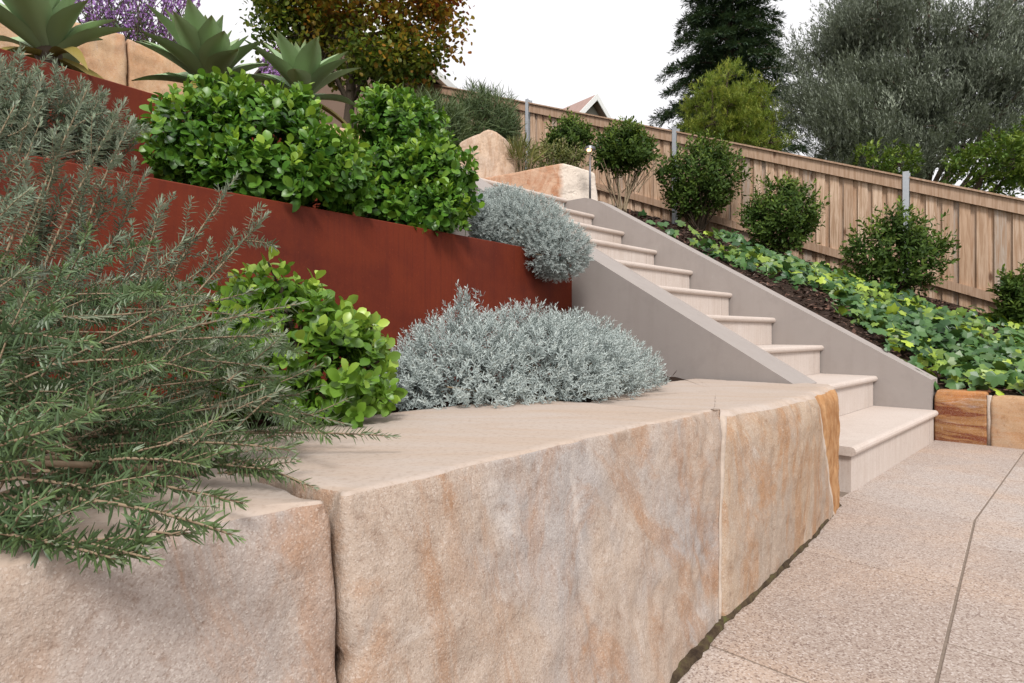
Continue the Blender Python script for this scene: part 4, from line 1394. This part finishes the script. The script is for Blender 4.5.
glossy('lime green round leaved shrub between the rosemary and the lower silver bush',
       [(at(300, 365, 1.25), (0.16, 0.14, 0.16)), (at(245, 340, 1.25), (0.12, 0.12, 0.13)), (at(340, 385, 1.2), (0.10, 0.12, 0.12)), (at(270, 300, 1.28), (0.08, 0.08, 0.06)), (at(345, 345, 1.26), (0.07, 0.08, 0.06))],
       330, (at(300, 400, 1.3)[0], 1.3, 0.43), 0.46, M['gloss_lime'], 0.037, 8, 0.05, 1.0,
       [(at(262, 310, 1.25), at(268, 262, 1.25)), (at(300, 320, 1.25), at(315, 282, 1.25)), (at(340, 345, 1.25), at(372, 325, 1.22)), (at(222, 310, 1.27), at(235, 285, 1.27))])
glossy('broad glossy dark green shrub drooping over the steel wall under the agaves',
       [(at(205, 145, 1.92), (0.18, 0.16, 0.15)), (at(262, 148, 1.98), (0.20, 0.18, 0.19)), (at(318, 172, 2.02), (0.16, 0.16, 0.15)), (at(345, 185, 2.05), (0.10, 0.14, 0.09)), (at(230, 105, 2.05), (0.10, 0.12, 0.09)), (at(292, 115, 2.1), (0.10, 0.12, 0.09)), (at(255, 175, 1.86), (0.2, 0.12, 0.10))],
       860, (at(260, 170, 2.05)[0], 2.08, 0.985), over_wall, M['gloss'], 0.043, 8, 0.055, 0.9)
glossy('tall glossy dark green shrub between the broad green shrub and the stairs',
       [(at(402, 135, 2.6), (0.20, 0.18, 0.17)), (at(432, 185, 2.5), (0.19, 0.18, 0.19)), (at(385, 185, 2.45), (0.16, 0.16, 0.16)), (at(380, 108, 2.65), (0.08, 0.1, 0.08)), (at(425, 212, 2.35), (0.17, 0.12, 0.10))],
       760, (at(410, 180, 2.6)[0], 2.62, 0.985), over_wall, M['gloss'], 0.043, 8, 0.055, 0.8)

# --- agaves
def agave(label, base, size, n=26, seed=0, lean=(0, 0), trunk=0.2, dead=3, width=0.34):
    rg = np.random.default_rng(seed)
    base = np.array(base, float)
    zs = 1.46
    o = thing('agave', label, 'agave', (base[0], base[1], zs), 'grey green agaves on the upper bed')
    ax = nrm(np.array([lean[0], lean[1], 1.0]))
    for i in range(n):
        t_ = i / (n - 1)
        az = i * 2.399 + rg.normal(0, 0.12)
        el = R(-4) + R(88) * t_ ** 0.80 + rg.normal(0, 0.06)
        L = size * (1.0 - 0.30 * max(0, t_ - 0.55) / 0.45) * rg.uniform(0.88, 1.08)
        rad = np.array([math.cos(az), math.sin(az), 0])
        dry = i < dead
        nu, nv = 12, 7
        us = np.linspace(0, 1, nu)
        prof = np.interp(us, [0, 0.12, 0.3, 0.52, 0.72, 0.88, 1.0], [0.55, 0.55, 0.80, 1.0, 0.72, 0.34, 0.015])
        wmax = L * width * (0.45 if dry else 1.0) * rg.uniform(0.9, 1.1)
        el = el if not dry else el - R(22)
        d0 = rad * math.cos(el) + ax * math.sin(el)
        dn = nrm(np.cross(np.cross(rad, ax), d0))     # towards the heart of the rosette
        if np.dot(dn, ax) < 0:
            dn = -dn
        droop = (0.10 * math.cos(el) + (0.25 if dry else 0.0)) * L
        side = nrm(np.cross(d0, dn))
        pts_u, pts_l = [], []
        for u_, w_ in zip(us, prof):
            c = base + ax * 0.02 + d0 * (L * u_) - Z * droop * (u_ ** 2.4) + dn * 0.03 * L * math.sin(u_ * 3.0)
            for v_ in np.linspace(-1, 1, nv):
                off = side * (v_ * w_ * wmax / 2)
                cup = dn * (abs(v_) ** 1.7 * 0.20 * w_ * wmax)
                th = 0.016 * (1 - u_ * 0.8) * (1 - v_ * v_)
                pts_u.append(c + off + cup + dn * th * 0.15)
                pts_l.append(c + off + cup - dn * th)
        N_ = nu * nv
        q = []
        for a_ in range(nu - 1):
            for b_ in range(nv - 1):
                k = a_ * nv + b_
                q.append([k, k + 1, k + nv + 1, k + nv])
                q.append([N_ + k, N_ + k + nv, N_ + k + nv + 1, N_ + k + 1])
        m = MB()
        tipa = np.clip((np.repeat(us, nv) - 0.9) * 6, 0, 0.5) if not dry else np.full(N_, 0.9)
        m.add(pts_u + pts_l, q=q, tint=rg.uniform(0.2, 0.9), tip=np.concatenate([tipa, tipa]))
        m.build('leaf', M['agave'], o, smooth=True)
    m = MB()
    m.tube([np.array([base[0] - lean[0] * 0.2, base[1], zs - 0.02]), (base + [0, 0, zs]) * [1, 1, 0.5], base + ax * 0.05], [0.035, 0.035, 0.045], 9)
    m.build('trunk', M['bark'], o, smooth=True)
agave('large grey green agave standing in the middle of the upper bed', at(213, 92, 2.75), 0.335, 40, 4, (0.03, -0.50), width=0.37)
agave('grey green agave with yellowed lower leaves at the far left of the upper bed', at(52, 62, 2.2), 0.33, 34, 9, (0.02, -0.45), dead=6, width=0.36)
agave('small bright agave standing to the right of the large agave', at(305, 102, 2.95), 0.33, 28, 2, (0.03, -0.40), dead=1, width=0.33)

# --- purple flowers behind the agaves
pb = at(125, 45, 4.0)
o = thing('purple_flower_bush', 'bush of purple flower plumes behind the agaves', 'flowering bush', (pb[0], pb[1], 1.95))
lf, fl, sm = MB(), MB(), MB()
for i in range(210):
    p0 = np.array([pb[0] + rng.uniform(-0.5, 0.55), pb[1] + rng.uniform(-0.3, 0.3), 2.0])
    p1 = at(rng.uniform(55, 205), rng.uniform(-35, 42), p0[1])
    if rng.random() < 0.12:
        p1 = at(rng.uniform(262, 292), rng.uniform(45, 75), p0[1])
        p0 = p1 - [0.02, 0, 0.5]
    t_ = np.linspace(0, 1, 5)[:, None]
    sm.tube(p0 * (1 - t_) + p1 * t_, np.linspace(0.004, 0.002, 5), 4, cap=False)
    k = 26
    pp = p1 - nrm(p1 - p0) * rng.uniform(0, 0.16, k)[:, None] + rng.normal(size=(k, 3)) * 0.012
    place(fl, flat(0.6), pp, rvec(k), rvec(k), rng.uniform(0.016, 0.03, k), None, rng.random(k) ** 2)
    k = 10
    tt = rng.random(k)[:, None]
    place(lf, flat(0.22), p0 * (1 - tt) + p1 * tt * 0.9 + p0 * tt * 0.1, rvec(k) + [0, 0, 0.4], rvec(k), rng.uniform(0.04, 0.08, k))
fl.build('flower', M['purple'], o); lf.build('foliage', M['grass'], o); sm.build('stem', M['dark_stem'], o)

# --- mulch and ivy on the bank (stuff)
def bank_pts(n, a0, a1, b0, b1):
    a, b = rng.uniform(a0, a1, n), rng.uniform(b0, b1, n)
    z = bank_z(a, b)
    return a, b, P1[None] + a[:, None] * U + b[:, None] * V + z[:, None] * Z
mb = MB()
a, b, P = bank_pts(15000, -0.6, 3.4, 0.18, 3.5)
place(mb, flat(0.55), P + rng.uniform(0.0, 0.02, len(P))[:, None] * Z, rvec(len(P)) * [1, 1, 0.3], rvec(len(P)) * 0.55 + Z, rng.uniform(0.014, 0.05, len(P)), rng.random(len(P)) ** 1.3, (rng.random(len(P)) < 0.15) * rng.random(len(P)))
kind(mb.build('bark_mulch', M['chip']), 'stuff')
mb = MB()
n = 1500
bb_, aa_ = rng.uniform(-2.75, -2.15, n), rng.uniform(0.46, 1.05, n)
P = P1[None] + aa_[:, None] * U + bb_[:, None] * V + (low_z(aa_, bb_) + rng.uniform(0.005, 0.032, n))[:, None] * Z
place(mb, flat(0.5), P, rvec(n) * [1, 1, 0.4], rvec(n) * 0.6 + Z, rng.uniform(0.014, 0.04, n), rng.random(n) ** 2, (rng.random(n) < 0.1) * rng.random(n))
kind(mb.build('lower_bed_mulch', M['chip']), 'stuff')

# five lobed ivy leaf
def ivy_leaf():
    ang_ = np.array([-90, -50, -30, -5, 12, 40, 62, 90, 118, 140, 168, 185, 210, 230])
    rad_ = np.array([0.14, 0.52, 0.62, 0.80, 0.62, 0.84, 0.64, 1.0, 0.64, 0.84, 0.62, 0.80, 0.62, 0.52])
    v = [(0, 0.0, 0.03)]
    for a_, r_ in zip(ang_, rad_):
        x, y = 0.55 * r_ * math.cos(R(a_)), 0.55 * r_ * math.sin(R(a_))
        v.append((x, y, -0.16 * (x * x + y * y) * 2))
    n_ = len(ang_)
    t = [[0, 1 + i, 1 + (i + 1) % n_] for i in range(n_)]
    return np.array(v), np.array(t)
IVY = ivy_leaf()
mb = MB()
def ivy_density(a, b):
    # a broad drift below the shrubs, thinner near the top and by the mulch patches
    px3 = np.stack([a, b, a * 0], 1)
    d = 0.28 + 1.2 * vnoise(px3, 1.5, 12) + 0.5 * vnoise(px3, 4, 13)
    d += np.where(b < 2.3, 0.45, -0.3)
    d += np.where(b < 0.42 + 0.25 * vnoise(px3, 2, 14), -0.55, 0)
    d += np.where(a > 1.70, -0.9, 0.0) + np.where(a > 2.3, -0.6, 0.0)
    d += np.where((a < 0.9) & (b > 0.6), 0.25, 0.0)
    d += np.where((a < 0.3), 0.3, 0.0)
    return d
a, b, P = bank_pts(8500, -0.75, 3.1, 0.12, 3.3)
keep = ivy_density(a, b) > rng.random(len(a))
a, b, P = a[keep], b[keep], P[keep]
n = len(P)
hh = rng.uniform(0.015, 0.11, n) + 0.05 * vnoise(P, 5, 3)
nn = nrm(np.array([0.05, -0.45, 0.8]) + rng.normal(size=(n, 3)) * 0.45)
dd = nrm(np.cross(nn, rvec(n)))
dd = nrm(dd - 0.4 * Z + 0.2 * (-U))
lime = np.clip((vnoise(P, 2.2, 8) * 1.1 + 0.35), 0, 1) * (rng.random(n) < 0.45) * rng.uniform(0.2, 1.0, n) + (rng.random(n) < 0.06) * 0.7
place(mb, IVY, P + Z * np.abs(hh)[:, None], dd, nn, 0.06 + 0.085 * rng.random(n) ** 1.3, rng.random(n), np.clip(lime, 0, 1))
kind(mb.build('ivy', M['ivy']), 'stuff')

# --- shrubs along the fence
LEAF = oval(0.42, -0.2, 0.2, 0.55, 0.08)
GH = 'evergreen shrubs along the fence'
def hedge(label, cx, cy, hw, hh_, Y, n=300, group=GH, bare=False, mat='hedge', name='evergreen_shrub', size=0.066):
    c = at(cx, cy, Y)
    rx, rz = hw / FPX * Y, hh_ / FPX * Y
    a_, b_ = AB(c[0], c[1])
    zg = float(bank_z(np.array([a_]), np.array([b_]))[0]) if b_ > 0 else float(upper_z(np.array([a_]), np.array([b_]))[0])
    zg = min(zg, c[2] - rz * 0.6)
    o = thing(name, label, 'shrub', (c[0], c[1], zg), group)
    ells = [(c, (rx * 0.82, rx * 0.8, rz * 0.85)), (c + [rx * 0.35, -rx * 0.2, -rz * 0.15], (rx * 0.62, rx * 0.6, rz * 0.65)), (c + [-rx * 0.38, 0, -rz * 0.2], (rx * 0.6, rx * 0.55, rz * 0.62)),
            (c + [rx * rng.uniform(-0.2, 0.2), 0, -rz * (0.2 if bare else 0.62)], (rx * 0.72, rx * 0.7, rz * (0.3 if bare else 0.55))),
            (c + [rx * 0.1, 0, rz * 0.35], (rx * 0.5, rx * 0.5, rz * 0.6)),
            (c + [rx * rng.uniform(-0.8, -0.4), 0, rz * rng.uniform(-0.1, 0.5)], (rx * 0.32, rx * 0.3, rz * 0.35)), (c + [rx * rng.uniform(0.4, 0.85), 0, rz * rng.uniform(-0.2, 0.5)], (rx * 0.3, rx * 0.3, rz * 0.32)), (c + [rx * rng.uniform(-0.4, 0.4), 0, rz * 0.5], (rx * 0.3, rx * 0.3, rz * 0.45))]
    lf = MB()
    P, N, D = shell(ells, int(n * 1.3), (0.7, 1.15), zg + 0.02, 0.5, 3.0, int(cx))
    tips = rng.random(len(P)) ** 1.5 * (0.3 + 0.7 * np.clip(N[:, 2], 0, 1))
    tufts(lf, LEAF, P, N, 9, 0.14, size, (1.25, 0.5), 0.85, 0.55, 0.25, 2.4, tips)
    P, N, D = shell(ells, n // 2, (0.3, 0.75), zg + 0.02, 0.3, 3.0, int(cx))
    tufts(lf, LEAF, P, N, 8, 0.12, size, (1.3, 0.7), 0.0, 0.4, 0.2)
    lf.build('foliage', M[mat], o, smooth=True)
    sm = MB()
    P, N, D = shell(ells, 26 if not bare else 40, (0.5, 0.95), zg + 0.05)
    if bare:
        for k in range(9):
            e = c + np.array([rx * rng.uniform(-0.9, 0.9), rx * rng.uniform(-0.5, 0.5), -rz * rng.uniform(0.3, 0.8)])
            stems(sm, np.array([c[0], c[1], zg]), [e], 0.013)
            for _ in range(3):
                stems(sm, (e + np.array([c[0], c[1], zg])) / 2, [e + rng.normal(size=3) * rx * 0.35 + [0, 0, rz * 0.2]], 0.006)
        sm.build('stem', M['twig'], o, smooth=True)
    else:
        stems(sm, np.array([c[0], c[1], zg]), list(P), 0.010)
        sm.build('stem', M['dark_stem'], o, smooth=True)
hedge('rounded dark shrub at the fence, first one below the middle post', 700, 173, 41, 37, 7.6, 700)
hedge('smaller shrub at the fence above the widest ivy, second below the middle post', 779, 211, 38, 36, 6.8, 560)
hedge('loose bright tipped shrub in front of the nearest fence post', 893, 249, 47, 42, 6.1, 480)
hedge('shrub cut off by the right edge, low against the fence', 1026, 296, 28, 26, 5.6, 350)
hedge('dark shrub with bare tan lower stems behind the path light', 622, 148, 32, 27, 7.4, 520, GH, True)
hedge('dark rounded shrub at the fence left of the path light', 568, 138, 24, 24, 8.2, 420)
GV = 'low yellow green plants behind the boulders'
def low_mound(name, label, cx, cy, hw, hh_, Y, n, mat, tpl, size, leaves, group=None, length=0.1, up=0.7, spread=(1.1, 0.3), cat='plant'):
    c = at(cx, cy, Y)
    rx, rz = hw / FPX * Y, hh_ / FPX * Y
    a_, b_ = AB(c[0], c[1])
    zg = float(bank_z(np.array([a_]), np.array([b_]))[0]) if b_ > 0 else float(upper_z(np.array([a_]), np.array([b_]))[0])
    zg = min(zg, c[2] - rz * 0.8)
    o = thing(name, label, cat, (c[0], c[1], zg), group)
    lf = MB()
    ells = [(c, (rx, rx * 0.8, rz)), (c + [rx * 0.4, 0, -rz * 0.2], (rx * 0.6, rx * 0.6, rz * 0.8)), (c + [-rx * 0.3, -rx * 0.2, -rz * 0.2], (rx * 0.7, rx * 0.6, rz * 0.8))]
    P, N, D = shell(ells, n, (0.55, 1.05), zg, 0.3, 3.0, int(cx))
    tufts(lf, tpl, P, N, leaves, length, size, spread, 0.7, up, 0.25, 2.4, rng.random(len(P)))
    lf.build('foliage', M[mat], o)
    sm = MB()
    stems(sm, np.array([c[0], c[1], zg]), list(P[::max(1, len(P) // 24)]), 0.008)
    sm.build('stem', M['twig'], o)
    return o
low_mound('yellow_green_plant', 'low yellow green plant between the upright boulder and the path light', 552, 155, 34, 14, 7.0, 260, 'varieg', LEAF, 0.05, 7, GV)
low_mound('strappy_plant', 'tuft of thin yellowish leaves against the upright boulder', 522, 158, 14, 16, 6.3, 60, 'varieg', blade(0.06, 0.2), 0.22, 7, GV, 0.05, 1.0, (0.8, 0.2))
GG = 'soft fine leaved clumps below the autumn tree'
FINE = blade(0.06, 0.2, 0.5, 0.8, 0.1, 0.25)
low_mound('fine_leaved_clump', 'soft fine leaved green clump under the autumn tree', 425, 135, 42, 38, 6.6, 1300, 'grass', FINE, 0.17, 10, GG, 0.08, 0.7, (1.3, 0.3))
low_mound('fine_leaved_clump', 'rounded grey green clump against the fence above the upright boulder', 480, 128, 40, 38, 7.2, 1300, 'grass', FINE, 0.15, 10, GG, 0.08, 0.6, (1.3, 0.3))

# ================================================================== TREES
def limb_tree(name, label, base, top, lobes, r0, bark, build_leaves, mat, group='trees beyond the fence', cat='tree'):
    o = thing(name, label, cat, base, group)
    base = np.array(base, float); top = np.array(top, float)
    sm = MB()
    t_ = np.linspace(0, 1, 9)[:, None]
    wob = np.cumsum(rng.normal(size=(9, 3)) * 0.05, 0) * [1, 1, 0]
    tr = base * (1 - t_) + top * t_ + wob * t_
    sm.tube(tr, np.linspace(r0, r0 * 0.35, 9), 9)
    for c, r in lobes:
        c = np.array(c); r = np.array(r)
        k0 = tr[rng.integers(2, 7)]
        mid = (k0 + c) / 2 + [0, 0, 0.1]
        t2 = np.linspace(0, 1, 7)[:, None]
        sm.tube((1 - t2) ** 2 * k0 + 2 * t2 * (1 - t2) * mid + t2 ** 2 * c, np.linspace(r0 * 0.45, r0 * 0.15, 7), 6)
        for _ in range(5 if len(lobes) > 20 else 9):
            e = c + rvec(1)[0] * r * rng.uniform(0.5, 0.95)
            sm.tube([c, (c + e) / 2 + rng.normal(size=3) * 0.06, e], [r0 * 0.16, r0 * 0.1, r0 * 0.04], 4, cap=False)
    sm.build('trunk', bark, o, smooth=True)
    lf = MB()
    build_leaves(lf, lobes)
    lf.build('crown', mat, o)
    return o
def sprigs(lf, P, ax, ln, k, tpl, size, spread, tips=None):
    """k leaves along a twig of length ln at each point"""
    n = len(P)
    ax = nrm(ax)
    tb = np.clip(rng.normal(0.5, 0.25, n), 0, 1)
    for i in range(k):
        t_ = rng.random(n)
        rad = nrm(np.cross(ax, rvec(n)))
        d = ax * math.cos(spread) + rad * math.sin(spread)
        place(lf, tpl, P + ax * (t_ * ln)[:, None], d, rvec(n) * 0.6 + Z, size * rng.uniform(0.7, 1.2, n), np.clip(tb + rng.normal(0, 0.15, n), 0, 1), tips if tips is not None else 0.0)

# grey olive behind the fence on the right
def lob(x, y, Y, rx, ry, rz):
    return (at(x, y, Y), (rx, ry, rz))
ol = []
_orng = np.random.default_rng(77)
for _ in range(58):
    px_, py_ = _orng.uniform(800, 1100), _orng.uniform(-50, 182)
    if px_ < 850 and py_ < 18 + (850 - px_) * 0.9:
        continue
    ol.append(lob(px_, py_, 10.9 + _orng.uniform(-0.8, 1.0) - (0.6 if py_ > 120 else 0), *(_orng.uniform(0.34, 0.62) * np.array([1.0, 1.0, 0.8]))))
for px_, py_ in [(925, 95), (955, 80), (905, 120), (940, 130), (890, 80), (975, 110), (930, 50), (995, 70), (1010, 130), (870, 130), (835, 95), (850, 55)]:
    ol.append(lob(px_, py_, 10.7 + _orng.uniform(-0.5, 0.4), 0.55, 0.55, 0.46))
def clumps(lobes, nc, per_, rad, depth, rough, seed, squash=0.7):
    Pc, Nc, D = shell(lobes, nc, depth, None, rough, 1.6, seed, clear=False)
    k = len(Pc)
    off = rng.normal(size=(k, per_, 3)) * rad * np.array([1, 1, squash])
    P = (Pc[:, None, :] + off).reshape(-1, 3)
    N = nrm(np.repeat(Nc, per_, 0) * 0.5 + nrm(off.reshape(-1, 3)) * 0.8)
    return P, N, np.clip(off.reshape(-1, 3)[:, 2] / (rad * squash), -1.5, 1.5)
def olive_leaves(lf, lobes):
    P, N, H = clumps(lobes, 1000, 24, 0.11, (0.55, 1.06), 0.40, 31)
    k = len(P) // 24
    cax = np.repeat(nrm(nrm(P.reshape(k, 24, 3).mean(1) - np.array([7.6, 11.0, 3.6])) * 0.7 + Z * 0.75 + rng.normal(size=(k, 3)) * 0.3), 24, 0)
    ax = nrm(cax + rng.normal(size=P.shape) * 0.22)
    tips = np.clip(np.repeat(rng.random(k) ** 1.6, 24) * 0.8 + 0.25 * rng.random(len(P)) ** 2 + 0.08 * H, 0, 1)  # height term paints lighter tops on each clump, as lit from above
    sprigs(lf, P, ax, 0.32, 11, flat(0.19), 0.075, 0.5, tips)
    P, N, D = shell(lobes, 3600, (0.0, 0.7), None, 0.3, 1.6, 32, clear=False)
    sprigs(lf, P, rvec(len(P)), 0.25, 9, flat(0.26), 0.10, 0.8)
limb_tree('olive_tree', 'large grey green olive tree filling the right behind the fence', (7.5, 11.2, 1.0), (7.4, 11.1, 5.8), ol, 0.11, M['bark'], olive_leaves, M['olive'])

# bright bush below it
bu = [lob(985, 172, 9.2, 0.45, 0.4, 0.3), lob(1020, 160, 9.0, 0.5, 0.5, 0.4)]
def bush_leaves(lf, lobes):
    P, N, H = clumps(lobes, 60, 10, 0.09, (0.4, 1.08), 0.5, 33)
    sprigs(lf, P, N + Z * 0.3 + rng.normal(size=N.shape) * 0.5, 0.16, 9, flat(0.42), 0.085, 0.9, rng.random(len(P)) ** 2)
limb_tree('leafy_bush', 'bright green leafy bush below the olive tree at the right edge', (6.9, 9.5, 1.6), (6.9, 9.4, 3.2), bu, 0.06, M['bark'], bush_leaves, M['bush'], 'trees beyond the fence', 'bush')
bu2 = [lob(872, 160, 9.2, 0.22, 0.3, 0.13), lob(898, 165, 9.1, 0.2, 0.3, 0.12)]
limb_tree('leafy_bush', 'small green bush peeping over the fence below the olive tree', (5.6, 9.4, 1.8), (5.6, 9.3, 3.1), bu2, 0.04, M['bark'], lambda lf, L: (lambda PN: sprigs(lf, PN[0], PN[1] + Z * 0.3 + rng.normal(size=PN[1].shape) * 0.5, 0.14, 9, flat(0.4), 0.08, 0.9, rng.random(len(PN[0])) ** 2))(shell(L, 170, (0.4, 1.1), None, 0.4, 2.0, 35, clear=False)), M['bush'], 'trees beyond the fence', 'bush')

# feathery light green tree
fe_l = [lob(x_, y_, 15 + d_, rx_, rx_, rz_) for x_, y_, d_, rx_, rz_ in [(728, 76, 0.1, 0.38, 0.17), (712, 90, -0.2, 0.4, 0.18), (748, 92, 0.2, 0.42, 0.19), (694, 106, 0, 0.38, 0.17), (728, 104, -0.3, 0.42, 0.18), (762, 107, 0.1, 0.40, 0.18), (690, 124, 0.1, 0.32, 0.16), (715, 122, -0.4, 0.45, 0.19), (748, 124, -0.2, 0.48, 0.2), (772, 122, 0.3, 0.3, 0.16), (735, 140, -0.2, 0.7, 0.25), (770, 142, 0, 0.45, 0.2), (700, 138, 0, 0.4, 0.2)]]
def feather_leaves(lf, lobes):
    P, N, H = clumps(lobes, 115, 16, 0.10, (0.35, 1.1), 0.4, 37, 0.55)
    ax = nrm(rng.normal(size=P.shape) * 0.6 + Z * 0.6)
    sprigs(lf, P, ax, 0.18, 12, flat(0.13), 0.13, 0.6, rng.random(len(P)) ** 1.6)
limb_tree('feathery_tree', 'feathery yellow green tree in front of the tall conifer', (5.2, 15.2, 2.4), (5.3, 15.1, 6.4), fe_l, 0.10, M['bark'], feather_leaves, M['feather'])

# tall conifer
def conifer(name, label, cx, Y, zbase, ztop, rmax, n_br, group='trees beyond the fence', seed=0):
    bx = (cx - 512) / FPX * Y
    o = thing(name, label, 'tree', (bx, Y, zbase), group)
    sm = MB()
    sm.tube([[bx, Y, zbase], [bx, Y, (zbase + ztop) / 2], [bx, Y, ztop]], [0.26, 0.17, 0.03], 9)
    lf = MB()
    for i in range(n_br):
        t_ = (i + rng.random()) / n_br
        z = zbase + 1.2 + (ztop - zbase - 1.2) * t_
        L = rmax * (1 - t_) ** 0.75 * rng.uniform(0.7, 1.15) + 0.25
        az = i * 2.399 + rng.normal(0, 0.2)
        rad = np.array([math.cos(az), math.sin(az), 0])
        k = 9
        ss = np.linspace(0, 1, k)[:, None]
        pts = np.array([bx, Y, z]) + rad * L * ss + Z * (0.28 * L * ss - 0.45 * L * ss ** 2)
        sm.tube(pts, np.linspace(0.045, 0.008, k), 5, cap=False)
        m_ = int(85 * L)
        u_ = rng.uniform(0.12, 1, m_)
        bp = np.array([bx, Y, z]) + rad * (L * u_)[:, None] + Z * (0.28 * L * u_ - 0.45 * L * u_ ** 2)[:, None]
        side = np.cross(rad, Z)
        lat = rng.normal(0, 1, m_) * 0.22 * L * (1.05 - u_ * 0.7)
        bp = bp + side * lat[:, None] + Z * (-0.12 * np.abs(lat) + rng.normal(0, 0.05, m_))[:, None]
        ax = nrm(rad * 0.8 + side * (np.sign(lat) * 0.6)[:, None] + rng.normal(size=(m_, 3)) * 0.25 - Z * 0.12)
        sprigs(lf, bp, ax, 0.25, 9, flat(0.16), 0.2, 0.5, rng.random(m_) ** 3)
    sm.build('trunk', M['bark'], o, smooth=True)
    lf.build('crown', M['conifer'], o)
conifer('conifer', 'tall dark conifer rising beyond the fence', 729, 24, 6.0, 20.0, 2.8, 150)
conifer('conifer', 'dark conifer tip showing above the olive tree', 868, 30, 6.0, 21.5, 2.4, 90)

# autumn tree
au = [lob(365, 45, 7.2, 0.62, 0.6, 0.45), lob(300, 35, 7.2, 0.5, 0.5, 0.42), lob(420, 25, 7.1, 0.45, 0.5, 0.45), lob(350, -20, 7.2, 0.9, 0.7, 0.5), lob(285, -10, 7.3, 0.4, 0.5, 0.4), lob(430, -25, 7.2, 0.45, 0.5, 0.45), lob(390, 62, 7.0, 0.5, 0.45, 0.22), lob(325, 62, 7.1, 0.3, 0.3, 0.2)]
def autumn_leaves(lf, lobes):
    P, N, D = shell(lobes, 2300, (0.5, 1.12), None, 0.5, 2.2, 51, clear=False)
    P = P[vnoise(P, 2.4, 52) > -0.5]
    n = len(P)
    hue = np.clip(0.36 + 0.45 * vnoise(P, 1.5, 53) + 0.30 * (P[:, 0] + 1.75) / 1.1 + 0.16 * (P[:, 2] - 4.2), 0, 1)
    ax = nrm(rng.normal(size=P.shape) + Z * 0.2)
    for i in range(8):
        place(lf, oval(0.75, -0.1, 0.2, 0.5, 0.1), P + rng.normal(size=P.shape) * 0.07, rvec(n) - Z * 0.5, rvec(n) * 0.7 + Z, rng.uniform(0.045, 0.075, n), rng.random(n), np.clip(hue + rng.normal(0, 0.14, n), 0, 1))
limb_tree('autumn_tree', 'small tree turning from green to orange and red above the green shrubs', (at(345, 150, 7.2)[0], 7.2, 2.6), at(362, 5, 7.2), au, 0.075, M['dark_stem'], autumn_leaves, M['autumn'], None)
